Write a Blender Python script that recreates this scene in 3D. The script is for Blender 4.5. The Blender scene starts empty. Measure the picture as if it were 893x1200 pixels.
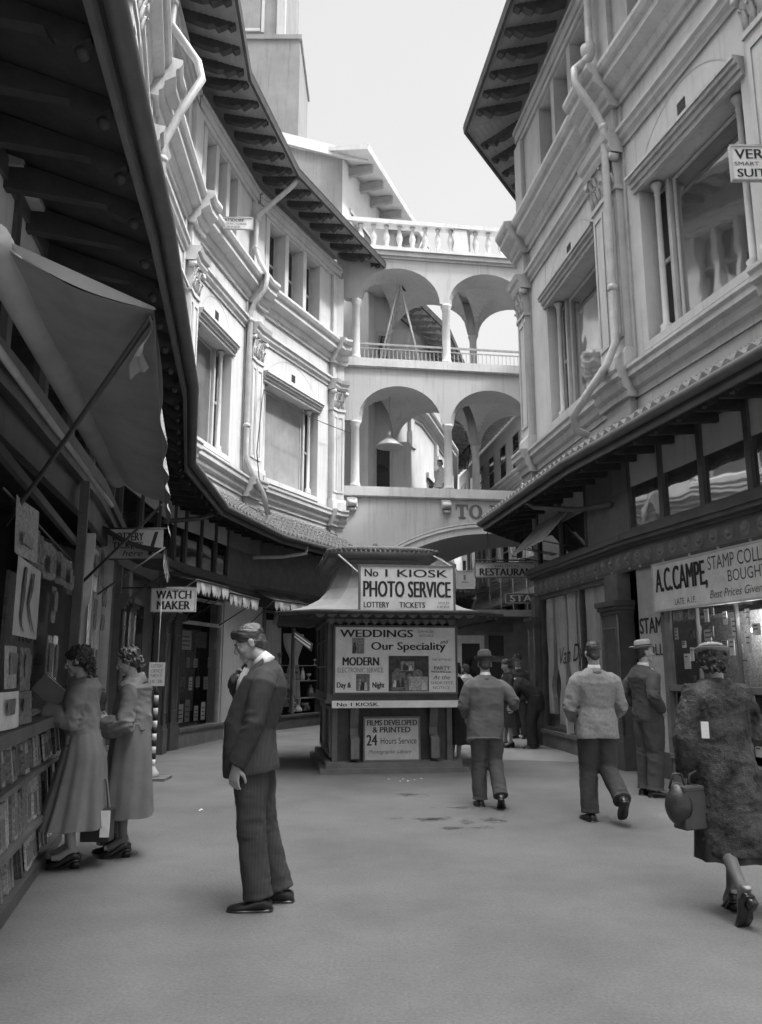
import bpy, bmesh, math, random
from mathutils import Vector, Matrix, noise
random.seed(7)
R = math.radians
scn = bpy.context.scene
COL = scn.collection

# ------------------------------------------------------------------ materials
def nd(nt, t, **kw):
    n = nt.nodes.new(t)
    for k, v in kw.items():
        if k in n.inputs: n.inputs[k].default_value = v
        else: setattr(n, k, v)
    return n
def mat(name, base, rough=0.8, var=0.25, scale=3.0, bump=0.15, bscale=60.0, streak=0.0, spec=0.3, metal=0.0, fine=0.1, coord='Object', dist=0.01, grime_shade=0.0):
    m = bpy.data.materials.new(name); m.use_nodes = True
    nt = m.node_tree; L = nt.links
    b = nt.nodes['Principled BSDF']
    tc = nd(nt, 'ShaderNodeTexCoord')
    def g(v): return (v, v, v, 1)
    n1 = nd(nt, 'ShaderNodeTexNoise', Scale=scale, Detail=8.0, Roughness=0.65)
    L.new(tc.outputs[coord], n1.inputs['Vector'])
    cr = nd(nt, 'ShaderNodeMapRange'); cr.inputs[1].default_value = .25; cr.inputs[2].default_value = .75
    cr.inputs[3].default_value = base*(1-var); cr.inputs[4].default_value = base*(1+var*.6)
    L.new(n1.outputs[0], cr.inputs[0]); last = cr.outputs[0]
    if fine:
        n2 = nd(nt, 'ShaderNodeTexNoise', Scale=bscale*1.7, Detail=8.0, Roughness=.75)
        L.new(tc.outputs[coord], n2.inputs['Vector'])
        c2 = nd(nt, 'ShaderNodeMapRange'); c2.inputs[1].default_value=.3; c2.inputs[2].default_value=.7
        c2.inputs[3].default_value = 1-fine; c2.inputs[4].default_value = 1+fine*.7
        L.new(n2.outputs[0], c2.inputs[0])
        mu = nd(nt, 'ShaderNodeMath', operation='MULTIPLY'); L.new(last, mu.inputs[0]); L.new(c2.outputs[0], mu.inputs[1]); last = mu.outputs[0]
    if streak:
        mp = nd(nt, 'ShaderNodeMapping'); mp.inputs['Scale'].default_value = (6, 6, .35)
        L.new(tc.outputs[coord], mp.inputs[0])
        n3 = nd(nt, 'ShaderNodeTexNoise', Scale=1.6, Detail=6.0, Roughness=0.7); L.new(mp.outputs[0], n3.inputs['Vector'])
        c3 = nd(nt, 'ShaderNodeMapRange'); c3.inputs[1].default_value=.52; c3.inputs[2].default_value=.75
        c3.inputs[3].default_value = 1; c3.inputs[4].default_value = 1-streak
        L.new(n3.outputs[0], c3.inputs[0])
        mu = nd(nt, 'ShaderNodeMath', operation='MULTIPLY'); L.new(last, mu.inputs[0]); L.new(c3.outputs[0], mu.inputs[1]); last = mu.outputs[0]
    if grime_shade:   # crevice shade painted with the dirt into moulding hollows, broken up by noise
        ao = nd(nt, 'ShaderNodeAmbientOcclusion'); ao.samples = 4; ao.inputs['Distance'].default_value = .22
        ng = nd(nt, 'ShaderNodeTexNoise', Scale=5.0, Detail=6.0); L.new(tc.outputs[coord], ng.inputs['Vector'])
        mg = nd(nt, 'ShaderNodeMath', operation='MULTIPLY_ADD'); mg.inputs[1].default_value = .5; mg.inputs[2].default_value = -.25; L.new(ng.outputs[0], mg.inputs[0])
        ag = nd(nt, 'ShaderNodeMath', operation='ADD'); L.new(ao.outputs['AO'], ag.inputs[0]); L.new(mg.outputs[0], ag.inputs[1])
        rg = nd(nt, 'ShaderNodeMapRange'); rg.inputs[1].default_value=.25; rg.inputs[2].default_value=.85; rg.inputs[3].default_value = 1-grime_shade; rg.inputs[4].default_value = 1
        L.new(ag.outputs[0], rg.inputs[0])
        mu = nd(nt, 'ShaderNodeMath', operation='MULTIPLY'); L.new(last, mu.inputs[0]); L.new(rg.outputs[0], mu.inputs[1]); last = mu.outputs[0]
    cc = nd(nt, 'ShaderNodeCombineColor')
    for i in range(3): L.new(last, cc.inputs[i])
    L.new(cc.outputs[0], b.inputs['Base Color'])
    b.inputs['Roughness'].default_value = rough; b.inputs['Specular IOR Level'].default_value = spec
    b.inputs['Metallic'].default_value = metal
    if bump:
        n4 = nd(nt, 'ShaderNodeTexNoise', Scale=bscale, Detail=4.0); L.new(tc.outputs[coord], n4.inputs['Vector'])
        bp = nd(nt, 'ShaderNodeBump', Strength=bump, Distance=dist); L.new(n4.outputs[0], bp.inputs['Height'])
        L.new(bp.outputs[0], b.inputs['Normal'])
    m['ccsock'] = 1
    return m
def pinstripe(name, base, amt=.35, freq=70, d=(1, 1, 0)):
    m = mat(name, base, .9, .2, 6, .3, 250)
    nt = m.node_tree; L = nt.links; b = nt.nodes['Principled BSDF']
    src = b.inputs['Base Color'].links[0].from_socket
    tc = nd(nt, 'ShaderNodeTexCoord'); vm = nd(nt, 'ShaderNodeVectorMath', operation='DOT_PRODUCT'); vm.inputs[1].default_value = d
    L.new(tc.outputs['Object'], vm.inputs[0])
    mu = nd(nt, 'ShaderNodeMath', operation='MULTIPLY'); mu.inputs[1].default_value = freq; L.new(vm.outputs['Value'], mu.inputs[0])
    fr = nd(nt, 'ShaderNodeMath', operation='FRACT'); L.new(mu.outputs[0], fr.inputs[0])
    gt = nd(nt, 'ShaderNodeMath', operation='GREATER_THAN'); gt.inputs[1].default_value = .86; L.new(fr.outputs[0], gt.inputs[0])
    ma = nd(nt, 'ShaderNodeMath', operation='MULTIPLY_ADD'); ma.inputs[1].default_value = amt*base*2; ma.inputs[2].default_value = 0; L.new(gt.outputs[0], ma.inputs[0])
    ad = nd(nt, 'ShaderNodeMixRGB', blend_type='ADD'); ad.inputs[0].default_value = 1
    L.new(src, ad.inputs[1]); L.new(ma.outputs[0], ad.inputs[2]); L.new(ad.outputs[0], b.inputs['Base Color'])
    return m
def glass_thin(name, alpha=.75, rough=.03):
    m = bpy.data.materials.new(name); m.use_nodes = True; nt = m.node_tree; nt.nodes.clear(); L = nt.links
    o = nd(nt, 'ShaderNodeOutputMaterial'); t = nd(nt, 'ShaderNodeBsdfTransparent'); t.inputs[0].default_value = (.8, .8, .8, 1)
    g = nd(nt, 'ShaderNodeBsdfGlossy'); g.inputs['Roughness'].default_value = rough; g.inputs[0].default_value = (.95, .95, .95, 1)
    f = nd(nt, 'ShaderNodeLayerWeight', Blend=.5); pw = nd(nt, 'ShaderNodeMath', operation='POWER'); pw.inputs[1].default_value = 5; L.new(f.outputs['Facing'], pw.inputs[0]); mx = nd(nt, 'ShaderNodeMixShader')
    ad = nd(nt, 'ShaderNodeMath', operation='ADD'); ad.inputs[1].default_value = 1-alpha-.2; ad.use_clamp = True
    L.new(pw.outputs[0], ad.inputs[0]); L.new(ad.outputs[0], mx.inputs[0]); L.new(t.outputs[0], mx.inputs[1]); L.new(g.outputs[0], mx.inputs[2])
    L.new(mx.outputs[0], o.inputs[0]); return m
def glass_refl(name, base=.07, k=.22):
    m = mat(name, base, .25, .6, 1.1, 0, 4, fine=0); nt = m.node_tree; L = nt.links; b = nt.nodes['Principled BSDF']; o = nt.nodes['Material Output']
    g = nd(nt, 'ShaderNodeBsdfGlossy'); g.inputs['Roughness'].default_value = .03; g.inputs[0].default_value = (.9,.9,.9,1)
    n = nd(nt, 'ShaderNodeTexNoise', Scale=.9, Detail=2.0); tc = nd(nt, 'ShaderNodeTexCoord'); L.new(tc.outputs['Object'], n.inputs['Vector'])
    bp = nd(nt, 'ShaderNodeBump', Strength=.25, Distance=.03); L.new(n.outputs[0], bp.inputs['Height']); L.new(bp.outputs[0], g.inputs['Normal'])
    f = nd(nt, 'ShaderNodeLayerWeight', Blend=.5); pw = nd(nt, 'ShaderNodeMath', operation='POWER'); pw.inputs[1].default_value = 3; L.new(f.outputs['Facing'], pw.inputs[0])
    ad = nd(nt, 'ShaderNodeMath', operation='ADD'); ad.inputs[1].default_value = k; ad.use_clamp = True; L.new(pw.outputs[0], ad.inputs[0])
    mx = nd(nt, 'ShaderNodeMixShader'); L.new(ad.outputs[0], mx.inputs[0]); L.new(b.outputs[0], mx.inputs[1]); L.new(g.outputs[0], mx.inputs[2]); L.new(mx.outputs[0], o.inputs[0]); return m
M = {}
M['glass_upper'] = glass_refl('upper_window_glass', .06, .22)
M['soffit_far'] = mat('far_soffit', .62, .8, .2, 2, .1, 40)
M['render_grey'] = mat('weathered_render', .24, .9, .25, .8, .25, 45, streak=.3)
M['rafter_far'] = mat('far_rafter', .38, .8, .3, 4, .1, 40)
M['stucco'] = mat('stucco', .60, .9, .16, .9, .25, 45, streak=.24, grime_shade=.42)
M['stucco_trim'] = mat('stucco_trim', .60, .85, .18, 1.6, .2, 60, streak=.26, grime_shade=.45)
M['stucco_grey'] = mat('stucco_grey', .46, .9, .18, .8, .25, 45, streak=.25)
M['bridge'] = mat('bridge_render', .50, .9, .14, .7, .22, 50, streak=.3, grime_shade=.4)
M['soffit'] = mat('soffit_boards', .30, .8, .3, 2, .1, 40)
M['timber_dark'] = mat('dark_timber', .085, .5, .45, 4, .25, 50, spec=.5)
M['timber_mid'] = mat('mid_timber', .16, .55, .4, 4, .25, 50, spec=.45)
M['timber_soffit'] = mat('dark_soffit', .055, .8, .6, 2.5, .2, 30)
M['rafter_dark'] = mat('awning_rafter', .05, .8, .4, 4, .2, 40)
M['rosette'] = mat('frieze_rosette', .24, .6, .4, 8, .2, 60)
M['stucco_right'] = mat('stucco_shaded', .50, .9, .2, .9, .25, 45, streak=.28, grime_shade=.45)
M['trim_right'] = mat('stucco_shaded_trim', .47, .85, .22, 1.6, .2, 60, streak=.28, grime_shade=.5)
M['rafter'] = mat('rafter_timber', .07, .75, .4, 4, .2, 40)
M['fascia'] = mat('gutter_paint', .10, .5, .35, 3, .1, 40, spec=.5)
M['gutter_light'] = mat('gutter_zinc', .30, .45, .3, 3, .1, 40, spec=.5)
M['tile'] = mat('roof_tile', .17, .85, .5, 9, .4, 70)
M['pipe'] = mat('pipe_paint', .50, .5, .25, 5, .1, 60, streak=.3, spec=.5)
M['glass_dark'] = mat('window_glass', .018, .06, .4, 2, .03, 1.5, spec=.9, fine=0, dist=.02)
M['glass_blind'] = mat('window_blind', .33, .28, .35, 1.2, .03, 2, spec=.6, streak=.2)
M['glass_blind2'] = mat('window_blind_grey', .14, .12, .4, 1.2, .03, 2, spec=.8)
M['frame_white'] = mat('window_paint', .42, .5, .2, 6, .1, 60, spec=.4)
M['frame_dark'] = mat('sash_paint', .10, .5, .3, 6, .1, 60, spec=.4)
M['asphalt'] = mat('asphalt', .145, .85, .32, .8, .45, 34, fine=.34, dist=.012)
M['asphalt_wet'] = mat('asphalt_wet', .05, .3, .3, 3, .3, 200, spec=.6)
def soft_edge(m):
    nt = m.node_tree; L = nt.links; b = nt.nodes['Principled BSDF']; o = nt.nodes['Material Output']
    tc = nd(nt, 'ShaderNodeTexCoord'); mz = nd(nt, 'ShaderNodeVectorMath', operation='MULTIPLY'); mz.inputs[1].default_value = (1,1,0); L.new(tc.outputs['Generated'], mz.inputs[0]); mp = nd(nt, 'ShaderNodeVectorMath', operation='SUBTRACT'); mp.inputs[1].default_value = (.5,.5,0); L.new(mz.outputs[0], mp.inputs[0])
    ln = nd(nt, 'ShaderNodeVectorMath', operation='LENGTH'); L.new(mp.outputs[0], ln.inputs[0])
    n = nd(nt, 'ShaderNodeTexNoise', Scale=4.0, Detail=6.0, Roughness=.6); L.new(tc.outputs['Object'], n.inputs['Vector'])
    a = nd(nt, 'ShaderNodeMath', operation='MULTIPLY_ADD'); a.inputs[1].default_value = 2.2; a.inputs[2].default_value = -.86; L.new(n.outputs[0], a.inputs[0])
    s = nd(nt, 'ShaderNodeMath', operation='SUBTRACT'); L.new(a.outputs[0], s.inputs[0]); L.new(ln.outputs['Value'], s.inputs[1])
    r = nd(nt, 'ShaderNodeMapRange'); r.inputs[1].default_value = 0; r.inputs[2].default_value = .42; r.inputs[3].default_value = 0; r.inputs[4].default_value = .8; L.new(s.outputs[0], r.inputs[0])
    L.new(r.outputs[0], b.inputs['Alpha'])
soft_edge(M['asphalt_wet'])
M['pale_ground'] = mat('pale_ground', .24, .9, .25, 1.2, .3, 120)
M['canvas'] = mat('canvas', .38, .95, .25, 2.5, .25, 260)
M['canvas_light'] = mat('canvas_light', .50, .95, .25, 2.5, .25, 260)
M['canvas_dark'] = mat('canvas_dark', .07, .95, .3, 3, .25, 260)
M['paint_white'] = mat('sign_white', .70, .6, .22, 5, .06, 60)
M['paint_pale'] = mat('sign_pale', .48, .6, .25, 4, .06, 60)
M['ink'] = mat('sign_ink', .03, .6, .3, 12, .05, 60)
M['ink_grey'] = mat('sign_ink_grey', .14, .6, .3, 12, .05, 60)
M['paper'] = mat('paper', .75, .9, .2, 7, .1, 90)
M['photo_dark'] = mat('photo_print_dark', .05, .4, .9, 16, .02, 60)
M['photo_mid'] = mat('photo_print_mid', .22, .4, .95, 26, .02, 60, fine=.5)
M['kiosk_wood'] = mat('kiosk_wood', .06, .45, .5, 5, .2, 60, spec=.5)
M['kiosk_roof'] = mat('kiosk_roof_metal', .27, .6, .2, 3, .12, 25, streak=.2)
M['metal'] = mat('dark_metal', .06, .4, .3, 6, .1, 60, spec=.6)
M['metal_light'] = mat('light_metal', .35, .4, .3, 6, .1, 60, spec=.6)
M['curtain'] = mat('curtain', .88, .95, .15, 4, .2, 220, streak=.35)  # vertical streaks paint fold shade into the cloth colour
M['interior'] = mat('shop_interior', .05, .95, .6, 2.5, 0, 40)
M['glass'] = glass_thin('shop_glass')
M['skin'] = mat('skin', .36, .55, .12, 14, .08, 300, spec=.4, fine=.04)
M['stocking'] = mat('stocking', .13, .55, .15, 14, .05, 300, spec=.4)
M['hair'] = mat('hair', .03, .45, .6, 40, .5, 160, spec=.6)
M['hair_lit'] = mat('hair_wavy', .05, .4, .6, 30, .5, 140, spec=.7)
M['shoe'] = mat('shoe_leather', .015, .3, .3, 10, .05, 80, spec=.6)
M['shirt'] = mat('shirt', .65, .9, .1, 10, .1, 200)
for i, v in enumerate((.05, .10, .18, .28, .42, .62)):
    M['mag%d' % i] = mat('printed_cover', v, .5, .8, 20+i*5, .05, 60, fine=.4)

# ------------------------------------------------------------------ mesh builder
class MB:
    def __init__(s): s.v = []; s.f = []; s.sm = []
    def add(s, vs, fs, smooth=False):
        o = len(s.v); s.v += [tuple(p) for p in vs]
        s.f += [tuple(i+o for i in f) for f in fs]; s.sm += [smooth]*len(fs); return s
    def hexa(s, p):  # 8 points: bottom 4 then top 4
        return s.add(p, [(0,3,2,1),(4,5,6,7),(0,1,5,4),(1,2,6,5),(2,3,7,6),(3,0,4,7)])
    def box(s, x0, x1, y0, y1, z0, z1):
        return s.hexa([(x0,y0,z0),(x1,y0,z0),(x1,y1,z0),(x0,y1,z0),(x0,y0,z1),(x1,y0,z1),(x1,y1,z1),(x0,y1,z1)])
    def fbox(s, F, u0, u1, v0, v1, z0, z1):
        return s.hexa([F.p(u0,v0,z0),F.p(u1,v0,z0),F.p(u1,v1,z0),F.p(u0,v1,z0),F.p(u0,v0,z1),F.p(u1,v0,z1),F.p(u1,v1,z1),F.p(u0,v1,z1)])
    def quad(s, a, b, c, d): return s.add([a,b,c,d], [(0,1,2,3)])
    def tube(s, pts, r, n=8, cap=True, smooth=True):
        pts = [Vector(p) for p in pts]; rr = r if isinstance(r, (list, tuple)) else [r]*len(pts)
        vs = []; fs = []; up = None
        for i, p in enumerate(pts):
            t = (pts[min(i+1, len(pts)-1)] - pts[max(i-1, 0)]).normalized()
            if up is None:
                a = Vector((0,0,1)) if abs(t.z) < .9 else Vector((0,1,0)); up = (a - t*a.dot(t)).normalized()
            else: up = (up - t*up.dot(t)).normalized()
            sd = t.cross(up)
            for k in range(n):
                a = 2*math.pi*k/n; vs.append(p + (up*math.cos(a) + sd*math.sin(a))*rr[i])
        for i in range(len(pts)-1):
            for k in range(n):
                fs.append((i*n+k, i*n+(k+1)%n, (i+1)*n+(k+1)%n, (i+1)*n+k))
        if cap: fs.append(tuple(range(n))[::-1]); fs.append(tuple((len(pts)-1)*n+k for k in range(n)))
        return s.add(vs, fs, smooth)
    def lathe(s, prof, c, n=16, smooth=True, sq=None, a0=0):
        vs = []; fs = []; c = Vector(c)
        for (r, z) in prof:
            for k in range(n):
                a = 2*math.pi*k/n+a0; vs.append(c + Vector((r*math.cos(a), r*math.sin(a), z)))
        for i in range(len(prof)-1):
            for k in range(n): fs.append((i*n+k, i*n+(k+1)%n, (i+1)*n+(k+1)%n, (i+1)*n+k))
        fs.append(tuple(range(n))[::-1]); fs.append(tuple((len(prof)-1)*n+k for k in range(n)))
        return s.add(vs, fs, smooth)
    def ell(s, c, r, rot=None, n=12, m=8):
        c = Vector(c); vs = []; fs = []
        for i in range(m+1):
            ph = math.pi*i/m
            for k in range(n):
                a = 2*math.pi*k/n
                p = Vector((r[0]*math.sin(ph)*math.cos(a), r[1]*math.sin(ph)*math.sin(a), r[2]*math.cos(ph)))
                if rot: p = rot @ p
                vs.append(c+p)
        for i in range(m):
            for k in range(n): fs.append((i*n+k, (i+1)*n+k, (i+1)*n+(k+1)%n, i*n+(k+1)%n))
        return s.add(vs, fs, True)
    def loft(s, rings, cap=True, smooth=True, closed=True):
        n = len(rings[0]); vs = [p for r in rings for p in r]; fs = []
        for i in range(len(rings)-1):
            for k in range(n if closed else n-1): fs.append((i*n+k, i*n+(k+1)%n, (i+1)*n+(k+1)%n, (i+1)*n+k))
        if cap: fs.append(tuple(range(n))[::-1]); fs.append(tuple((len(rings)-1)*n+k for k in range(n)))
        return s.add(vs, fs, smooth)
    def sweep(s, poly, prof, closedprof=True, cap=True, smooth=False):
        """profile of (v,z) pairs carried along a plan polyline with mitred corners; v is out to the right of travel"""
        P = [Vector((a[0], a[1])) for a in poly]; ns = []
        for i in range(len(P)-1):
            d = (P[i+1]-P[i]).normalized(); ns.append(Vector((d.y, -d.x)))
        rings = []
        for i, p in enumerate(P):
            if i == 0: m = ns[0]
            elif i == len(P)-1: m = ns[-1]
            else: m = (ns[i-1]+ns[i])/(1+ns[i-1].dot(ns[i]))
            rings.append([(p.x+m.x*v, p.y+m.y*v, z) for v, z in prof])
        return s.loft(rings, cap=cap and closedprof, smooth=smooth, closed=closedprof)
    def build(s, name, m, parent=None, origin=None, smooth=None):
        me = bpy.data.meshes.new(name)
        o = bpy.data.objects.new(name, me); COL.objects.link(o)
        off = Vector((0,0,0))
        if parent is not None: off = world_loc(parent); o.parent = parent
        elif origin is not None: off = Vector(origin); o.location = off
        me.from_pydata([tuple(Vector(p)-off) for p in s.v], [], s.f); me.validate(); me.update()
        bm = bmesh.new(); bm.from_mesh(me); bmesh.ops.recalc_face_normals(bm, faces=bm.faces); bm.to_mesh(me); bm.free()
        if smooth is not None:
            me.polygons.foreach_set('use_smooth', [smooth]*len(me.polygons))
        elif any(s.sm) and len(me.polygons) == len(s.sm):
            me.polygons.foreach_set('use_smooth', s.sm)
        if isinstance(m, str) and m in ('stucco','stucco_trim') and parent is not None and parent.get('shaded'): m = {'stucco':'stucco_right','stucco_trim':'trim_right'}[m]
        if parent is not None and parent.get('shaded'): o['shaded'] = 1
        me.materials.append(M[m] if isinstance(m, str) else m)
        return o
def world_loc(o):
    v = Vector((0,0,0))
    while o is not None: v = v + o.location; o = o.parent
    return v
def empty(name, loc, label=None, cat=None, group=None, kind=None):
    o = bpy.data.objects.new(name, None); COL.objects.link(o); o.location = loc; o.empty_display_size = .2
    tag(o, label, cat, group, kind); return o
def tag(o, label=None, cat=None, group=None, kind=None):
    if label: o['label'] = label
    if cat: o['category'] = cat
    if group: o['group'] = group
    if kind: o['kind'] = kind
    return o
class Fr:   # frame on a wall: u along, v out into the lane, z up
    def __init__(s, A, B):
        s.A = Vector((A[0], A[1])); d = Vector((B[0]-A[0], B[1]-A[1])); s.L = d.length; s.d = d/s.L; s.n = Vector((s.d.y, -s.d.x))
    def p(s, u, v, z): q = s.A + s.d*u + s.n*v; return Vector((q.x, q.y, z))
class Obl:  # oblique frame given by two plan vectors
    def __init__(s, A, du, dv): s.A = Vector(A); s.d = Vector(du).normalized(); s.n = Vector(dv).normalized(); s.L = Vector(du).length
    def p(s, u, v, z): q = s.A + s.d*u + s.n*v; return Vector((q.x, q.y, z))

_tc = {}
def text_mesh(st, bold=0.0, shear=0.0):
    k = (st, bold, shear)
    if k in _tc: return _tc[k]
    cu = bpy.data.curves.new('t', 'FONT'); cu.body = st; cu.offset = bold; cu.shear = shear; cu.resolution_u = 3
    cu.extrude = 0.0
    o = bpy.data.objects.new('t', cu); COL.objects.link(o)
    dg = bpy.context.evaluated_depsgraph_get(); me = bpy.data.meshes.new_from_object(o.evaluated_get(dg))
    vs = [v.co.copy() for v in me.vertices]; fs = [tuple(p.vertices) for p in me.polygons]
    bpy.data.objects.remove(o); bpy.data.curves.remove(cu); bpy.data.meshes.remove(me)
    xs = [v.x for v in vs]; ys = [v.y for v in vs]
    x0, x1, y0, y1 = min(xs), max(xs), min(ys), max(ys)
    r = ([((v.x-x0)/(x1-x0), (v.y-y0)/(y1-y0)) for v in vs], fs); _tc[k] = r; return r
def lettering(mb, F, st, u0, u1, z0, z1, v, bold=0.0, shear=0.0, dz=0.0, mirror=False, serif=False):
    """fit a line of letters in the rectangle u0..u1, z0..z1 of frame F, slightly proud at v"""
    vs, fs = text_mesh(st, 0, shear)
    if mirror: vs = [(1-a, b) for a, b in vs]
    k = 0 if bold < .009 else (2 if bold < .025 else 3); w = (z1-z0)*.035
    for i in range(k+1):
        o = (i-k/2)*w
        mb.add([F.p(u0+w*k/2+a*(u1-u0-w*k)+o, v+.0005*i, z0+b*(z1-z0)+dz*a) for a, b in vs], fs)
# ------------------------------------------------------------------ plan of the lane
LW = [(-1.75,-3.5),(-1.95,1.0),(-2.5,5.0),(-3.05,8.2),(-3.85,11.6),(-4.0,15.3),(-3.25,19.0),(-1.3,23.2)]     # left wall, near to far
RW = [(5.9,21.2),(3.2,16.7),(3.8,12.0),(4.66,8.09),(5.45,4.5),(6.15,1.0),(6.6,-3.5)]                           # right wall, far to near
LF = [Fr(LW[i], LW[i+1]) for i in range(len(LW)-1)]
RF = [Fr(RW[i], RW[i+1]) for i in range(len(RW)-1)]
ZLC0, ZLC1, ZMC0, ZMC1 = 5.57, 5.95, 10.45, 11.15
MC_PROF = [(0,ZMC0),(.05,ZMC0),(.05,10.55),(.1,10.58),(.13,10.66),(.13,10.72),(.24,10.8),(.30,10.84),(.30,10.96),(.36,11.0),(.40,11.08),(.40,11.15),(0,11.25)]
LC_PROF = [(0,5.5),(.03,5.5),(.03,5.6),(.09,5.64),(.11,5.7),(.11,5.76),(.18,5.8),(.18,5.88),(.21,5.92),(.21,5.97),(0,6.02)]
PM_PROF = [(0,9.7),(.03,9.7),(.04,9.78),(.09,9.82),(.1,9.9),(.14,9.93),(.14,9.99),(0,10.03)]
def inv(poly, i, h):     # short run of the wall line round corner i
    p = Vector((poly[i][0], poly[i][1]))
    a = Vector(poly[i-1]) if i > 0 else None; b = Vector(poly[i+1]) if i < len(poly)-1 else None
    out = []
    if a is not None: out.append(tuple(p + (a-p).normalized()*h))
    out.append(tuple(p))
    if b is not None: out.append(tuple(p + (b-p).normalized()*h))
    return out
def shift(prof, dv, grow=1.0): return [(v*grow+dv if v > 0 else -.02, z) for v, z in prof]

def window(F, u0, u1, z0, z1, root, glass, v=-.34, style='big'):
    w = MB(); t = .05
    w.fbox(F, u0, u1, v-.03, v+.03, z1-t, z1); w.fbox(F, u0, u1, v-.03, v+.03, z0, z0+t)
    w.fbox(F, u0, u0+t, v-.028, v+.028, z0+t, z1-t); w.fbox(F, u1-t, u1, v-.028, v+.028, z0+t, z1-t)
    if style == 'sash': w.fbox(F, u0+t, u1-t, v-.02, v+.045, (z0+z1)/2-.03, (z0+z1)/2+.03)
    if style == 'casement': w.fbox(F, (u0+u1)/2-.03, (u0+u1)/2+.03, v-.02, v+.035, z0+t, z1-t)
    o = w.build('window', 'frame_white' if style != 'dark' else 'frame_dark', root)
    g = MB(); g.fbox(F, u0+t-.01, u1-t+.01, v-.015, v+.006, z0+t-.01, z1-t+.01); g.build('pane', glass, o)
    return o

def upper_bay(F, a, b, root, glass, sides=True):
    """first-floor bay: opening a..b with slender columns, lintel, panel, then the attic windows"""
    L = F.L; m = MB(); T = -.6
    ov = .0
    zt, zb = 8.72, 6.18
    m.fbox(F, ov, a, T, 0, 4.2, 13.9); m.fbox(F, b, L-ov, T, 0, 4.2, 13.9)       # side piers, full height
    m.fbox(F, a, b, T, -.004, 4.2, zb); m.fbox(F, a, b, T, -.004, zt, 11.3); 
    m.fbox(F, a, b, T, -.004, 13.25, 13.9)
    # opening lined: back wall pieces
    m.build('wall', 'stucco', root)
    # lintel moulding and sloping apron
    t = MB()
    for (v, z0, z1) in ((.05, zt-.02, zt+.06), (.09, zt+.06, zt+.14), (.14, zt+.14, zt+.2), (.17, zt+.2, zt+.25)):
        t.fbox(F, a-.10, b+.10, -.02, v, z0, z1)
    t.build('lintel', 'stucco_trim', root)
    s = MB(); s.add([F.p(a+.0,-.45,zb+.22),F.p(b,-.45,zb+.22),F.p(b,.07,zb+.02),F.p(a,.07,zb+.02),F.p(a,.07,zb-.1),F.p(b,.07,zb-.1),F.p(b,-.45,zb-.1),F.p(a,-.45,zb-.1)],
        [(0,1,2,3),(3,2,5,4),(4,5,6,7),(0,3,4,7),(1,2,5,6)])
    s.build('sill', 'stucco_trim', root)
    # panel frieze moulding above the window, between raised side strips
    q = MB(); q.sweep([tuple(F.p(.42,0,0).xy), tuple(F.p(L-.42,0,0).xy)], PM_PROF)
    for u in (.36, L-.50): q.fbox(F, u, u+.14, -.01, .035, 6.05, 10.44)
    q.build('frieze_moulding', 'stucco_trim', root)
    # shallow incised arch
    c = (a+b)/2; hw = (b-a)/2-.12; rise = .62; r = (hw*hw+rise*rise)/(2*rise); n = 24; am = math.asin(min(1, hw/r)); z0 = 9.02
    arc = MB(); pts = [(c+(r)*math.sin(-am+2*am*i/n), z0-(r-rise)+r*math.cos(-am+2*am*i/n)) for i in range(n+1)]
    for i in range(n):
        (x0, y0), (x1, y1) = pts[i], pts[i+1]
        arc.quad(F.p(x0,.002,y0-.008), F.p(x1,.002,y1-.008), F.p(x1,.002,y1+.008), F.p(x0,.002,y0+.008))
    arc.build('incised_arch', 'stucco_grey', root)
    vt = MB(); vt.fbox(F, c-.09, c+.09, -.01, .006, 9.16, 9.36); vo = vt.build('air_vent', 'interior', root)
    vg = MB(); [vg.fbox(F, c-.09, c+.09, .004, .012, 9.19+.045*i, 9.2+.045*i) for i in range(4)]; vg.build('grille', 'frame_dark', vo)
    # columns
    for u in (a+.24, b-.26):
        cm = MB(); base = F.p(u, -.16, 0); br = zb+.12
        cm.lathe([(.10,br-.05),(.10,br+.02),(.08,br+.05),(.095,br+.1),(.048,br+.15),(.046,br+1.0),(.04,zt-.22),(.055,zt-.2),(.04,zt-.17),(.065,zt-.1),(.09,zt-.06),(.09,zt-.02)], (base.x, base.y, 0), 14)
        co = cm.build('column', 'stucco_trim', root)
    # posts and panes
    for u in (a+.30, b-.42): mm = MB(); mm.fbox(F, u+.02, u+.10, -.4, -.25, zb+.05, zt); mm.build('mullion', 'stucco_trim', root)
    window(F, a+.0, a+.30, zb+.12, zt-.02, root, 'glass_dark', style='sash')
    window(F, a+.42, b-.42, zb+.12, zt-.02, root, glass)
    window(F, b-.30, b-.0, zb+.12, zt-.02, root, 'glass_dark', style='sash')
    # attic storey: three deep windows between posts
    n = 3; x0, x1 = a-.05, b+.05; w = (x1-x0)/n
    for i in range(n+1):
        u = x0+i*w; ml = MB(); ml.fbox(F, u-.09, u+.09, -.5, .012, 11.25, 13.3); ml.build('attic_post', 'stucco_trim', root)
    for i in range(n):
        window(F, x0+i*w+.09, x0+(i+1)*w-.09, 11.36, 13.24, root, 'glass_dark', v=-.36, style='sash')
    sl = MB(); sl.fbox(F, x0-.05, x1+.05, -.1, .06, 11.22, 11.34); sl.build('attic_sill', 'stucco_trim', root)
    bs = MB()
    for (v, z0, z1) in ((.06, 13.3, 13.42), (.1, 13.42, 13.62), (.15, 13.62, 13.7)): bs.fbox(F, .05, L-.05, -.02, v, z0, z1)
    bs.build('attic_beam', 'stucco_trim', root)

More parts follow.
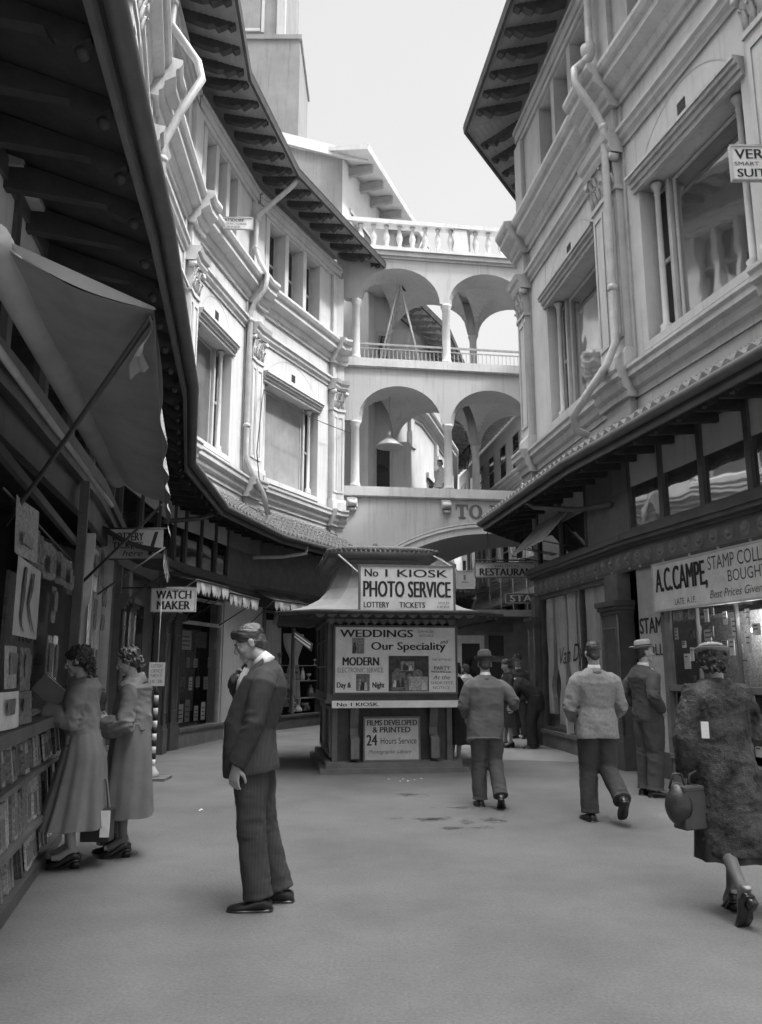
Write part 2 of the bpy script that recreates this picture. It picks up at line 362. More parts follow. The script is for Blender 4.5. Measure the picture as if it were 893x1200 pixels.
def pilaster(poly, i, h, root):
    a = MB()
    a.sweep(inv(poly, i, h), [(-.02,6.3),(.15,6.3),(.15,9.0),(-.02,9.0)])
    a.sweep(inv(poly, i, h+.05), [(-.02,5.97),(.2,5.97),(.2,6.22),(.17,6.3),(-.02,6.3)])
    a.sweep(inv(poly, i, h-.02), [(-.02,9.9),(.13,9.9),(.13,ZMC0),(-.02,ZMC0)])
    # lower pedestal breaking through the tiled roof
    a.sweep(inv(poly, i, h-.02), [(-.02,4.7),(.12,4.7),(.12,5.5),(-.02,5.5)])
    # raised border strips leave a sunk panel
    po = a.build('pilaster', 'stucco', root)
    bd = MB()
    for p in (inv(poly, i, h)[:2], inv(poly, i, h)[-2:]):
        F = Fr(p[0], p[1])
        for (u0, u1, z0, z1) in ((.03,.09,6.5,8.85),(F.L-.08,F.L-.03,6.5,8.85),(.09,F.L-.08,8.78,8.85),(.09,F.L-.08,6.5,6.57)):
            bd.fbox(F, u0, u1, .14, .168, z0, z1)
    bd.build('sunk_panel_border', 'stucco_trim', po)
    c = MB()
    c.sweep(inv(poly, i, h+.03), [(-.02,8.98),(.18,8.98),(.18,9.06),(-.02,9.06)])
    c.sweep(inv(poly, i, h+.0), [(-.02,9.06),(.16,9.06),(.2,9.62),(-.02,9.62)])
    c.sweep(inv(poly, i, h+.08), [(-.02,9.6),(.24,9.6),(.28,9.68),(.28,9.76),(.33,9.8),(.36,9.9),(-.02,9.93)])
    pl = inv(poly, i, h)
    for p, e in ((pl[:2], 0), (pl[-2:], 1)):
        F = Fr(p[0], p[1])
        # volutes and acanthus leaves
        c.tube([F.p(-.02 if e == 0 else F.L+.02, .10, 9.53), F.p(-.02 if e == 0 else F.L+.02, .25, 9.53)], .065, 12)
        ku = max(2, int(F.L/.13))
        for q in range(ku):
            u = (q+.5)*F.L/ku
            c.loft([[F.p(u-w_, v-.02, z), F.p(u+w_, v-.02, z), F.p(u+w_*.7, v+.02, z), F.p(u-w_*.7, v+.02, z)] for v, z, w_ in ((.16,9.06,.05),(.18,9.18,.06),(.215,9.28,.05),(.245,9.31,.03),(.245,9.27,.012))])
            u2 = u+F.L/ku*.5
            if q < ku-1: c.loft([[F.p(u2-w_, v-.02, z), F.p(u2+w_, v-.02, z), F.p(u2+w_*.7, v+.02, z), F.p(u2-w_*.7, v+.02, z)] for v, z, w_ in ((.17,9.2,.04),(.19,9.38,.05),(.24,9.5,.045),(.27,9.53,.03),(.27,9.48,.012))])
    c.build('capital', 'stucco_trim', po)
    q = MB(); q.sweep(inv(poly, i, h+.06), shift(MC_PROF, .17)); q.build('cornice_break', 'stucco_trim', po)
    q = MB(); q.sweep(inv(poly, i, h+.06), shift(LC_PROF, .17)); q.build('base_moulding', 'stucco_trim', po)
    t = MB(); t.sweep(inv(poly, i, h-.05), [(-.02,11.2),(.1,11.2),(.1,13.3),(-.02,13.3)]); t.build('attic_pier', 'stucco', root)

def eave(poly, root, ze, off=1.15, s0=0, s1=None, rm='rafter', sm='soffit'):
    s1 = len(poly)-1 if s1 is None else s1
    P = poly[s0:s1+1]
    a = MB(); a.sweep(P, [(off,ze),(-.3,ze+.42),(-.3,ze+.44),(off,ze+.04)]); so = a.build('soffit', sm, root)
    b = MB()
    for k in range(1, 9):
        v = off - k*.12; z = ze+.0 + (off-v)*.29 
        b.sweep(P, [(v,z-.012),(v-.04,z-.0),(v-.04,z+.02),(v,z+.012)])
    b.build('batten', sm, so)
    c = MB(); c.sweep(P, [(off-.02,ze-.06),(off+.04,ze-.06),(off+.06,ze+.1),(off+.03,ze+.14),(off-.02,ze+.1)]); c.build('eave_gutter', 'rafter', root)
    d = MB(); d.sweep(P, [(off+.0,ze+.1),(-4.0,ze+1.9),(-4.0,ze+1.95),(off+.05,ze+.16)]); d.build('roof', 'tile', root)
    for i in range(len(P)-1):
        F = Fr(P[i], P[i+1]); n = max(2, int(round(F.L/.62)))
        r = MB()
        for k in range(n):
            u = (k+.5)*F.L/n; w = .075
            pr = [(0,.18),(0,.40),(off-.1,.08),(off-.1,-.03),(off-.2,-.08),(off-.26,.0),(off-.36,-.06),(off-.45,-.1),(off-.52,-.0),(off-.65,-.02),(.3,.04)]
            r.add([F.p(u-w, v, ze+z) for v, z in pr]+[F.p(u+w, v, ze+z) for v, z in pr],
                  [tuple(range(11))[::-1], tuple(range(11,22))]+[(j,(j+1)%11,11+(j+1)%11,11+j) for j in range(11)])
        r.build('rafters', rm, root)

def tile_awning(poly, root, i0, i1, off=.95, zg=4.5, zt=5.25, light=False):
    P = poly[i0:i1+1]
    a = MB(); a.sweep(P, [(off,zg-.02),(.0,zg+.28),(.0,zt-.05),(off,zg+.06)]); ar = a.build('awning_roof', 'timber_soffit', root)
    g = MB(); ring = [(off+.05+.065*math.cos(t), zg+.03+.065*math.sin(t)) for t in [math.pi*2*k/10 for k in range(10)]]
    g.sweep(P, ring, smooth=True); go = g.build('gutter', 'gutter_light' if light else 'fascia', root)
    h = MB(); h.sweep(P, [(off-.05,zg-.12),(off-.015,zg-.12),(off-.015,zg+.06),(off-.05,zg+.06)]); h.build('fascia_board', 'fascia', root)
    # tiles, one course after another
    tl = MB()
    for i in range(len(P)-1):
        F = Fr(P[i], P[i+1]); N = max(1, int(round(F.L/.2)));
        m0 = m1 = 0
        # widen the run at the corners so courses meet on the mitre
        def ext(v, end):
            if end == 0:
                if i == 0: return 0
                Fp = Fr(P[i-1], P[i]); c = Fp.n.dot(F.n); s = Fp.d.dot(F.n)
            else:
                if i == len(P)-2: return 0
                Fp = Fr(P[i+1], P[i+2]); c = Fp.n.dot(F.n); s = -Fp.d.dot(F.n)
            # mitre shift along u
            t = math.sqrt(max(0, (1-c)/(1+c)))*v
            sgn = 1 if (Fp.n.dot(F.d) if end else -Fp.n.dot(F.d)) > 0 else -1
            return t*sgn
        C = 5
        for r in range(C):
            v1 = (off+.02)*(1-r/C); v0 = (off+.02)*(1-(r+1)/C)
            z1 = zg+.1+(zt-zg-.1)*r/C; z0 = zg+.1+(zt-zg-.1)*(r+1)/C
            for k in range(N):
                def U(k, v): return (-ext(v,0)) + (k/N)*(F.L+ext(v,0)+ext(v,1))
                ph = 0
                for (f0, f1, h0, h1) in ((0,.18,.0,.045),(.18,.38,.045,.06),(.38,.6,.06,.03),(.6,.8,.03,-.005),(.8,1,-.005,.0)):
                    ka, kb = k+f0, k+f1
                    p = [F.p(U(ka,v1), v1, z1+h0+.03), F.p(U(kb,v1), v1, z1+h1+.03), F.p(U(kb,v0), v0, z0+h1), F.p(U(ka,v0), v0, z0+h0)]
                    tl.add(p, [(0,1,2,3)])
                    q = [F.p(U(ka,v1), v1, z1-.01), F.p(U(kb,v1), v1, z1-.01)]
                    tl.add([p[0], p[1], q[1], q[0]], [(0,1,2,3)])
    tl.build('roof_tiles', 'tile', ar)
    for i in range(len(P)-1):
        F = Fr(P[i], P[i+1]); n = max(2, int(round(F.L/.5))); r = MB()
        for k in range(n):
            u = (k+.5)*F.L/n; w = .035
            pr = [(0,.05),(0,.26),(off-.08,.0),(off-.08,-.06),(off-.16,-.12),(off-.25,-.08),(off-.3,-.02)]
            r.add([F.p(u-w, v, zg+z) for v, z in pr]+[F.p(u+w, v, zg+z) for v, z in pr],
                  [tuple(range(7))[::-1], tuple(range(7,14))]+[(j,(j+1)%7,7+(j+1)%7,7+j) for j in range(7)])
            e = F.p(u, off-.12, zg-.13); r.ell(e, (.035,.035,.035), n=8, m=6)
        r.build('brackets', 'rafter_dark', root)

def downpipe(pts, root, r=.06, m='pipe', collars=()):
    a = MB(); a.tube(pts, r, 12); 
    o = a.build('downpipe', m, root)
    c = MB()
    for z in collars:
        for i in range(len(pts)-1):
            p, q = Vector(pts[i]), Vector(pts[i+1])
            if (p.z-z)*(q.z-z) <= 0 and abs(p.z-q.z) > .01:
                x = p + (q-p)*((z-p.z)/(q.z-p.z)); c = MB(); c.lathe([(r*1.05,-.05),(r*1.3,-.03),(r*1.3,.03),(r*1.05,.05)], x, 12); c.build('collar', m, o); break

# =================================================================== RIGHT BUILDING
rb = empty('arcade_building', (3.8, 12.0, 0), 'pale stucco arcade building on the right with stamp dealer below and wide eaves', 'building')
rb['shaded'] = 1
lb = empty('arcade_building', (-4.0, 15.3, 0), 'bright stucco building on the left that bows round the lane over dark awnings', 'building')
for k in (1, 2, 3, 4, 5):
    F = RF[k]
    a, b = {1: (1.45, F.L-.62), 2: (.82, F.L-.75)}.get(k, (.8, F.L-.8))
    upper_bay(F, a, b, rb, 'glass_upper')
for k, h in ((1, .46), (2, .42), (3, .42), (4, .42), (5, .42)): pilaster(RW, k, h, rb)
for nm, pr, P, rt in (('main_cornice', MC_PROF, RW, rb), ('lower_cornice', LC_PROF, RW, rb), ('main_cornice', MC_PROF, LW, lb), ('lower_cornice', LC_PROF, LW, lb)):
    c = MB(); c.sweep(P, pr); c.build(nm, 'stucco_trim', rt)
eave(RW, rb, 14.0); tile_awning(RW, rb, 0, 6, off=1.0)
# chamfered far flank
F = RF[0]; m = MB(); m.fbox(F, 0, F.L, -.6, 0, 0, 13.9); m.build('side_wall', 'stucco_grey', rb)
m = MB(); m.hexa([(3.9,17.2,0),(8,9,0),(14,9,0),(12,22,0),(3.9,17.2,14.2),(8,9,14.2),(14,9,14.2),(12,22,14.2)]); m.build('rear_block', 'stucco_grey', rb)
# =================================================================== LEFT BUILDING
for k in range(1, 7):
    F = LF[k]; a, b = {6: (.62, F.L-1.2), 5: (.62, F.L-1.25), 4: (.75, F.L-.6)}.get(k, (.7, F.L-.7))
    upper_bay(F, a, b, lb, {6: 'glass_blind', 5: 'glass_blind2'}.get(k, 'glass_upper'))
for k, h in ((2,.33),(3,.33),(4,.33),(5,.30),(6,.32)): pilaster(LW, k, h, lb)
# end pilaster by the footbridge
pe = LW[:]; d = (Vector(LW[7])-Vector(LW[6])).normalized(); 
E1 = Vector(LW[7]) - d*.28; pe = LW[:7] + [tuple(E1), (E1.x+.9, E1.y+.45)]
pilaster(pe, 7, .30, lb)
LWe = LW[:7]+[tuple(Vector(LW[7])+(Vector(LW[7])-Vector(LW[6])).normalized()*1.0)]; eave(LWe, lb, 14.0); tile_awning(LW, lb, 0, 7, off=.95, zt=5.32)
m = MB(); m.hexa([(-4.6,23.6,0),(-12,23.6,0),(-12,-4,0),(-5,-4,0),(-4.6,23.6,14.2),(-12,23.6,14.2),(-12,-4,14.2),(-5,-4,14.2)]); m.build('rear_block', 'stucco_grey', lb)

# downpipes
F = RF[2]; G1 = RF[1]
def fp(F, u, v, z): return F.p(u, v, z)
downpipe([fp(F,-.1,.85,14.0),fp(F,-.1,.62,13.75),fp(F,.02,.3,13.5),fp(F,.05,.26,13.2),fp(F,.05,.26,11.75),fp(F,.12,.42,11.5),fp(F,.3,.7,11.15),fp(F,.34,.72,10.85),fp(F,.36,.42,10.4),fp(F,.36,.27,10.1),fp(F,.34,.27,7.2),fp(F,.34,.27,6.4),fp(F,.26,.4,6.05),fp(F,.0,.62,5.65),fp(F,-.3,.72,5.38),fp(F,-.42,.62,5.2),fp(F,-.4,.42,5.12)], rb, .062, collars=(13,11.9,10.1,7.3))
h = MB(); q = F.p(.06,.3,11.75); h.lathe([(.07,-.15),(.12,-.02),(.13,.1),(.1,.12)], q, 12); h.build('hopper_head', 'pipe', rb)
F = LF[5]; u = F.L-.42
downpipe([fp(F,F.L+.05,1.1,14.0),fp(F,F.L-.0,.95,13.75),fp(F,F.L-.2,.5,13.2),fp(F,u+.1,.2,12.85),fp(F,u+.05,.16,12.6),fp(F,u+.05,.16,11.9),fp(F,u+.0,.3,11.5),fp(F,u-.02,.52,11.1),fp(F,u-.08,.5,10.7),fp(F,u-.08,.24,10.35),fp(F,u-.08,.14,10.1),fp(F,u-.08,.13,6.5),fp(F,u,.2,6.2),fp(F,u+.3,.45,5.6),fp(F,u+.45,.55,5.1)], lb, .065, collars=(12.7,11.9,9.9,7.2))
F = LF[4]; u = F.L-.25
downpipe([fp(LF[3],LF[3].L-.1,.9,13.9),fp(F,.1,.35,13.2),fp(F,.15,.3,12.2),fp(F,.3,.75,11.6),fp(F,.2,.85,11.2),fp(F,.1,.55,10.5),fp(F,.1,.3,9.9),fp(F,.1,.28,6.6)], lb, .07, collars=(12.6,9.6))
# drain pipes under the awnings
F = RF[1]; downpipe([F.p(F.L-2.2,.95,4.42),F.p(F.L-2.15,.8,4.3),F.p(F.L-1.4,.3,4.12),F.p(F.L-.55,.06,4.05)], rb, .045, 'fascia')
F = LF[6]; downpipe([F.p(1.35,.92,4.52),F.p(1.35,.9,4.3),F.p(.9,.5,4.18),F.p(.2,.1,4.1)], lb, .045, 'pipe')
F = LF[5]; downpipe([F.p(0.1,.85,4.45),F.p(-.1,.6,4.3),F.p(-.9,.05,4.1)], lb, .045, 'fascia')
# =================================================================== FOOTBRIDGE
O2 = Vector((-1.2, 23.3)); BD = Vector((5.65, .8)); DV = Vector((1.1, 2.3))
BF = Obl(O2, BD, DV); BLEN = 9.6; DEP = 2.9
br = empty('arcaded_footbridge', (1.5, 23.7, 0), 'two storey arcaded footbridge between the buildings with balustrade on top', 'footbridge')
def arch_wall(F, u0, u1, z0, z1, v0, v1, arches, m, parent, name, N=18):
    """wall with round-headed openings (a, b, sill, spring, top); built as strips above each opening"""
    w = MB(); cur = u0
    for (a, b, sill, sp, top) in arches:
        if a > cur: w.fbox(F, cur, a, v0, v1, z0, z1)
        if sill > z0: w.fbox(F, a, b, v0, v1, z0, sill)
        c = (a+b)/2; hw = (b-a)/2
        pts = [(c-hw*math.cos(math.pi*i/N), sp+(top-sp)*math.sin(math.pi*i/N)) for i in range(N+1)]
        for i in range(N):
            (x0, y0), (x1, y1) = pts[i], pts[i+1]
            w.hexa([F.p(x0,v0,y0),F.p(x1,v0,y1),F.p(x1,v1,y1),F.p(x0,v1,y0),F.p(x0,v0,z1),F.p(x1,v0,z1),F.p(x1,v1,z1),F.p(x0,v1,z1)])
        cur = b
    if u1 > cur: w.fbox(F, cur, u1, v0, v1, z0, z1)
    return w.build(name, m, parent)
bays = [(.49, 3.10), (3.38, 6.0), (6.28, 8.9)]
# bottom girder with its flat arch
w = MB(); cx, Ri, zc, hs = 4.6, 5.65, 5.48, 4.1; N = 40
pts = [(cx-hs+2*hs*i/N, zc-Ri+math.sqrt(Ri*Ri-(-hs+2*hs*i/N)**2)) for i in range(N+1)]
w.fbox(BF, -.3, cx-hs, 0, DEP, 0, 6.5); w.fbox(BF, cx+hs, BLEN, 0, DEP, 0, 6.5)
for i in range(N):
    (x0, y0), (x1, y1) = pts[i], pts[i+1]
    w.hexa([BF.p(x0,0,y0),BF.p(x1,0,y1),BF.p(x1,DEP,y1),BF.p(x0,DEP,y0),BF.p(x0,0,6.5),BF.p(x1,0,6.5),BF.p(x1,DEP,6.5),BF.p(x0,DEP,6.5)])
w.build('girder', 'bridge', br)
a = MB()
for (r0, r1, v) in ((0, .2, -.05), (.2, .27, -.09), (.31, .36, -.04)):
    for i in range(N):
        (x0, y0), (x1, y1) = pts[i], pts[i+1]
        def rad(x, y, r): dx, dy = x-cx, y-(zc-Ri); l = math.hypot(dx, dy); return x+dx/l*r, y+dy/l*r
        A, B, C_, D_ = rad(x0,y0,r0), rad(x1,y1,r0), rad(x1,y1,r1), rad(x0,y0,r1)
        a.hexa([BF.p(A[0],v,A[1]),BF.p(B[0],v,B[1]),BF.p(B[0],.01,B[1]),BF.p(A[0],.01,A[1]),BF.p(D_[0],v,D_[1]),BF.p(C_[0],v,C_[1]),BF.p(C_[0],.01,C_[1]),BF.p(D_[0],.01,D_[1])])
a.build('arch_moulding', 'stucco_trim', br)
def vault(z_sp, z_top, z_deck, nm):
    # groined ceiling over each bay
    v = MB(); n = 24
    for (a_, b_) in bays:
        cu = (a_+b_)/2; hu = (b_-a_)/2
        grid = []
        for i in range(n+1):
            row = []
            for j in range(n+1):
                x = -1+2*i/n; y = -1+2*j/n
                zz = z_sp+(z_top-z_sp)*max(math.sqrt(max(0, 1-x*x)), math.sqrt(max(0, 1-y*y)) if abs(y) < 1 else 0)
                row.append(BF.p(cu+hu*x, .28+(DEP-.56)*(j/n), min(zz, z_top)))
            grid.append(row)
        for i in range(n):
            for j in range(n): v.quad(grid[i][j], grid[i+1][j], grid[i+1][j+1], grid[i][j+1])
    v.build(nm, 'bridge', br, smooth=False)
    s = MB(); s.fbox(BF, -.2, BLEN, .02, DEP-.02, z_deck, z_deck+.3)
    for (a_, b_) in bays: pass
    s.build('deck', 'bridge', br)
def storey(sill, ledge0, spring, top, ztop, rail):
    A = [(a_, b_, sill, spring, top) for a_, b_ in bays]
    # openings run column to column; square opening left of the first column
    arch_wall(BF, -.02, BLEN, spring, ztop, 0, .28, [(a_, b_, spring, spring, top) for a_, b_ in bays], 'bridge', br, 'arcade_wall')
    arch_wall(BF, -.02, BLEN, spring, ztop, DEP-.28, DEP, [(a_, b_, spring, spring, top) for a_, b_ in bays], 'bridge', br, 'rear_arcade_wall')
    c = MB()
    for (v, z0, z1) in ((-.1, ledge0+.04, sill), (-.06, ledge0, ledge0+.04)): c.fbox(BF, -.05, BLEN, v, .34, z0, z1)
    c.build('ledge', 'stucco_trim', br)
    for vv in (.14, DEP-.14):
        for u in (.36, 3.24, 6.14, 9.04):
            p = BF.p(u, vv, 0); k = MB()
            k.lathe([(.17,sill-.02),(.17,sill+.06),(.15,sill+.1),(.135,sill+.16),(.12,spring-.2),(.14,spring-.17),(.125,spring-.14),(.17,spring-.06),(.17,spring)], (p.x, p.y, 0), 18)
            k.build('column', 'stucco_trim', br)
        if rail:
            r = MB(); r.fbox(BF, 0, BLEN, vv-.03, vv+.03, rail-.03, rail+.03); r.fbox(BF, 0, BLEN, vv-.02, vv+.02, rail-.16, rail-.13)
            n = int(BLEN/.13)
            for i in range(n): r.fbox(BF, .1+i*.13, .115+i*.13, vv-.008, vv+.008, sill, rail-.15)
            r.build('railing', 'metal_light', br)
    p = MB(); p.fbox(BF, .47, .98, DEP-.32, DEP-.0, sill-.3, spring+.01); p.build('pier', 'bridge', br)
    p = MB(); p.fbox(BF, -1.2, .45, DEP-.3, DEP+.1, sill-.3, ztop); p.build('end_wall', 'bridge', br)
    for u in (-.75, -.05):
        p = MB(); p.fbox(BF, u, u+.42, DEP-.33, DEP-.28, sill-.25, spring-.1); d_ = p.build('door', 'frame_white' if rail else 'glass_dark', br)
        if rail: p = MB(); p.fbox(BF, u+.06, u+.36, DEP-.34, DEP-.325, sill, spring-.25); p.build('pane', 'glass_dark', d_)
w = MB(); w.fbox(BF, -.02, BLEN, 0, DEP, 10.07+.52, 10.6); 
storey(6.82, 6.5, 8.88, 10.04, 10.6, 0)
storey(10.88, 10.58, 12.85, 13.98, 14.3, 11.42)
vault(8.88, 10.04, 10.29, 'vault'); vault(12.85, 13.98, 14.0, 'vault')
w = MB()
for (v, z0, z1) in ((-.05,14.28,14.36),(-.14,14.36,14.5),(-.22,14.5,14.62)): w.fbox(BF, -.05, BLEN, v, .4, z0, z1)
w.build('top_cornice', 'stucco_trim', br)
w = MB(); w.fbox(BF, -.2, BLEN, .02, DEP, 14.3, 14.5); w.build('roof_deck', 'bridge', br)
# balustrade: one baluster at a time
for u in (.1, 3.84, 7.6):
    b = MB(); b.fbox(BF, u-.2, u+.2, -.06, .3, 14.62, 15.5); b.build('balustrade_pier', 'stucco_trim', br)
w = MB(); w.fbox(BF, -.1, BLEN, -.1, .34, 15.48, 15.62); w.fbox(BF, -.1, BLEN, -.04, .28, 14.62, 14.7); w.build('handrail', 'stucco_trim', br)
pb = MB(); prof = [(.05,0),(.09,.03),(.09,.08),(.05,.12),(.10,.3),(.11,.38),(.06,.6),(.045,.68),(.08,.72),(.08,.79)]
p = BF.p(.5,.12,14.69); pb.lathe(prof, p, 12); b0 = pb.build('baluster', 'stucco_trim', br)
u = .5+.42; 
while u < BLEN-.3:
    if all(abs(u-x) > .27 for x in (.1, 3.84, 7.6)):
        o = b0.copy(); COL.objects.link(o); q = BF.p(u,.12,14.69)-p; o.location = b0.location + q
    u += .42
# scroll brackets and lettering on the girder
for u in (.4, 3.25, 6.2):
    b = MB()
    for k in range(3): b.fbox(BF, u-.13+.09*k, u-.06+.09*k, -.16, .01, 6.2, 6.46); 
    q = BF.p(u-.13,-.1,6.3); q2 = BF.p(u+.12,-.1,6.3); b.tube([q,q2], .1, 12); b.tube([BF.p(u-.1,-.06,6.12),BF.p(u+.09,-.06,6.12)], .06, 10)
    b.build('scroll_bracket', 'stucco_trim', br)
t = MB()
def serifT(u, z0, z1, w, s=.1):
    c = u+w/2
    t.fbox(BF, c-.055, c+.055, -.02, .0, z0, z1); t.fbox(BF, u, u+w, -.021, .0, z1-.06, z1)
    t.fbox(BF, u, u+.035, -.021, .0, z1-.16, z1-.06); t.fbox(BF, u+w-.035, u+w, -.021, .0, z1-.16, z1-.06); t.fbox(BF, c-.11, c+.11, -.021, .0, z0, z0+.04)
serifT(3.5, 5.94, 6.36, .38)
n = 28; 
for i in range(n):
    a0, a1 = 2*math.pi*i/n, 2*math.pi*(i+1)/n
    def e(a_, w_, h_): return (4.12+w_*math.cos(a_), 6.15+h_*math.sin(a_))
    A, B, C_, D_ = e(a0,.21,.215), e(a1,.21,.215), e(a1,.10,.165), e(a0,.10,.165)
    t.quad(*[BF.p(x, -.02, z) for x, z in (A, B, C_, D_)])
lettering(t, BF, 'W', 4.6, 5.12, 5.94, 6.36, -.02, bold=.02)
for x in (4.56, 4.8, 5.0): t.fbox(BF, x, x+.17, -.021, 0, 6.325, 6.36)
t.build('lettering', 'ink_grey', br)

# things on the bridge ------------------------------------------------
def ladder(loc, rz, H, W, spread, label, group=None):
    r = empty('step_ladder', loc, label, 'ladder', group); r.rotation_euler.z = rz
    for s_ in (-1, 1):
        m = MB()
        for e in (-1, 1): m.tube([(e*W/2, s_*spread, 0), (e*W*.28, s_*.03, H)], .035, 6)
        m.v = [tuple(Vector(v)) for v in m.v]
        o = m.build('ladder_leg', 'pipe'); o.parent = r
        if s_ > 0:
            k = MB()
            for i in range(1, 8):
                f = i/8; wv = W/2+(W*.28-W/2)*f
                k.tube([(-wv, spread+(.03-spread)*f, H*f), (wv, spread+(.03-spread)*f, H*f)], .02, 6)
            o2 = k.build('rung', 'pipe'); o2.parent = r
    return r
q = BF.p(1.45, .9, 10.6); ladder((q.x, q.y, q.z), R(82), 3.1, .55, .72, 'tall wooden stepladder standing open on the upper bridge gallery', None)
q = BF.p(6.0, .9, 10.6); ladder((q.x, q.y, q.z), R(80), 2.6, .6, .45, 'stepladder half hidden by the right building corner on the upper gallery', None)
q = BF.p(1.15, .75, 0); m = MB()
m.tube([(q.x,q.y,9.9),(q.x,q.y,8.62)], .012, 6); m.tube([(q.x,q.y,8.75),(q.x,q.y,8.5)], .05, 8)
lo = empty('pendant_lamp', (q.x, q.y, 8.3), 'wide enamel pendant lamp hanging in the lower bridge arcade', 'lamp')
m.build('lamp_stem', 'metal_light', lo); s = MB(); s.lathe([(.05,8.56),(.1,8.54),(.30,8.4),(.42,8.28),(.42,8.25),(.36,8.25),(.2,8.32)], (q.x,q.y,0), 22); s.build('lamp_shade', 'gutter_light', lo)
# dark doorways behind the left end of the bridge, on the flank of the left building
FL2 = Fr((-1.3,23.2), (1.35,28.2)); root = empty('arcade_building', (0.6,28.2,0), 'left hand lane building seen through the footbridge arches', 'building')
def far_building(root, poly, ext_eave=True, zt=14.0):
    Fs = [Fr(poly[i], poly[i+1]) for i in range(len(poly)-1)]
    for F in Fs:
        w = MB(); w.fbox(F, 0, F.L, -.5, 0, 3.3, zt); w.build('wall', 'stucco', root)
        n = max(1, int(F.L/2.2))
        for k in range(n):
            u = (k+.5)*F.L/n
            for (z0, z1) in ((6.3,8.6),(11.4,13.2),(3.6,4.6)):
                window(F, u-.55, u+.55, z0, z1, root, 'glass_dark', v=.02, style='sash')
            l = MB(); l.fbox(F, u-.7, u+.7, -.01, .12, 8.65, 8.85); l.build('lintel', 'stucco_trim', root); l = MB(); l.fbox(F, u-.65, u+.65, -.01, .1, 6.15, 6.25); l.build('sill', 'stucco_trim', root)
            pz = MB(); pz.fbox(F, u+.95, u+1.25, -.01, .14, 6, 10.4); pz.fbox(F, u+.9, u+1.3, -.01, .2, 9.3, 9.9); pz.build('pilaster', 'stucco_trim', root)
            d = MB(); d.fbox(F, u-.9, u+.9, .0, .03, .4, 2.6); d.build('shop_window', 'glass_dark', root)
        w = MB(); w.fbox(F, 0, F.L, -.5, -.02, 0, 3.3); w.build('shop_wall', 'stucco_grey', root)
    for pr, nm in ((MC_PROF, 'main_cornice'), (LC_PROF, 'lower_cornice')):
        c = MB(); c.sweep(poly, pr); c.build(nm, 'stucco_trim', root)
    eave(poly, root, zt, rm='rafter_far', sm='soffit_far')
    a = MB(); a.sweep(poly, [(.95,4.5),(0,5.3),(0,4.9),(.95,4.42)]); a.build('awning_roof', 'tile', root)
    g = MB(); g.sweep(poly, [(.93,4.4),(1.05,4.4),(1.05,4.55),(.93,4.55)]); g.build('gutter', 'gutter_light', root)
far_building(root, [(-1.3+.95*.93,23.2+2.0), (1.5,29.0), (3.1,35), (4.4,50)])
root2 = empty('arcade_building', (8.3,26,0), 'right hand lane building beyond the footbridge with rows of windows', 'building')
far_building(root2, [(5.2,52), (7.0,38), (8.9,25.2), (5.9,21.2)])
# scaffold-like shop balcony rails in front of the far right building
sc = empty('scaffold', (6.6, 36, 0), 'thin pole scaffold standing before the far right building', 'scaffold')
F = Fr((6.3,40), (7.7,29.0)); m = MB()
for i in range(6): m.tube([F.p(i*2.0,.9,0), F.p(i*2.0,.9,9.4)], .03, 6)
for z in (6.2,7.3,8.8): m.tube([F.p(0,.92,z), F.p(F.L,.92,z)], .025, 6)
m.build('pole', 'metal_light', sc); k = MB(); k.fbox(F, 0, F.L, .3, 1.0, 6.05, 6.12); k.build('plank', 'pipe', sc)
e = empty('office_building', (3.5, 60, 0), 'pale end building closing the lane beyond the footbridge', 'building')
m = MB(); m.box(-3, 14, 58, 64, 0, 10.5); m.build('wall', 'stucco', e)
for i in range(8):
    for z in (4.2, 7.4):
        F = Fr((-2,57.98), (13,57.98)); window(F, i*1.9+.3, i*1.9+1.4, z, z+1.9, e, 'glass_dark', v=.03, style='sash')
# roof-top structures behind the left eave -----------------------------
pt = empty('rooftop_flat', (-2.5, 27, 14), 'rendered rooftop flat with its own eave above the footbridge', 'building')
K = Vector((-1.45, 27.2)); S2 = Vector((1.2, 34.2))
FS = Fr(tuple(K), tuple(S2)); FB = Fr((-7.5,26.6), tuple(K))
w = MB(); w.fbox(FS, .0, FS.L, -.3, 0, 13, 20.5); w.build('side_wall', 'stucco', pt)
w = MB(); w.add([FB.p(0,0,13),FB.p(FB.L,0,13),FB.p(FB.L,0,20.4),FB.p(0,0,21.5),FB.p(0,-.3,13),FB.p(FB.L,-.3,13),FB.p(FB.L,-.3,20.4),FB.p(0,-.3,21.5)],[(0,1,2,3),(4,7,6,5),(1,5,6,2),(3,2,6,7)])
w.build('front_wall', 'render_grey', pt)
w = MB(); w.add([FB.p(3.0,.12,21.0),FB.p(FB.L,.12,20.38),FB.p(FB.L+.95,.12,20.3),FB.p(FB.L+.95,.12,20.72),FB.p(FB.L,.12,20.8),FB.p(3.0,.12,21.45)],[(0,1,2,3,4,5)]); w.add([FB.p(3.0,.0,21.0),FB.p(FB.L,.0,20.38),FB.p(FB.L+.95,.0,20.3),FB.p(FB.L+.95,.12,20.3),FB.p(FB.L,.12,20.38),FB.p(3.0,.12,21.0)],[(0,1,4,5),(1,2,3,4)]); w.build('barge_board', 'stucco_trim', pt)
w = MB(); w.sweep([tuple(FS.p(-.35,0,0).xy), tuple(FS.p(FS.L,0,0).xy)], [(1.15,20.3),(-.3,20.6),(-1.5,20.9),(-1.5,21.0),(1.2,20.5)]); w.build('roof', 'stucco_trim', pt)
for k in range(6):
    w = MB(); u = .6+k*1.1; w.fbox(FS, u, u+.14, 0, .95, 20.05, 20.38); w.build('rafter', 'soffit', pt)
w = MB(); w.fbox(FS, .9, 2.9, -.02, .02, 16.6, 18.6); w.build('window', 'glass_dark', pt)
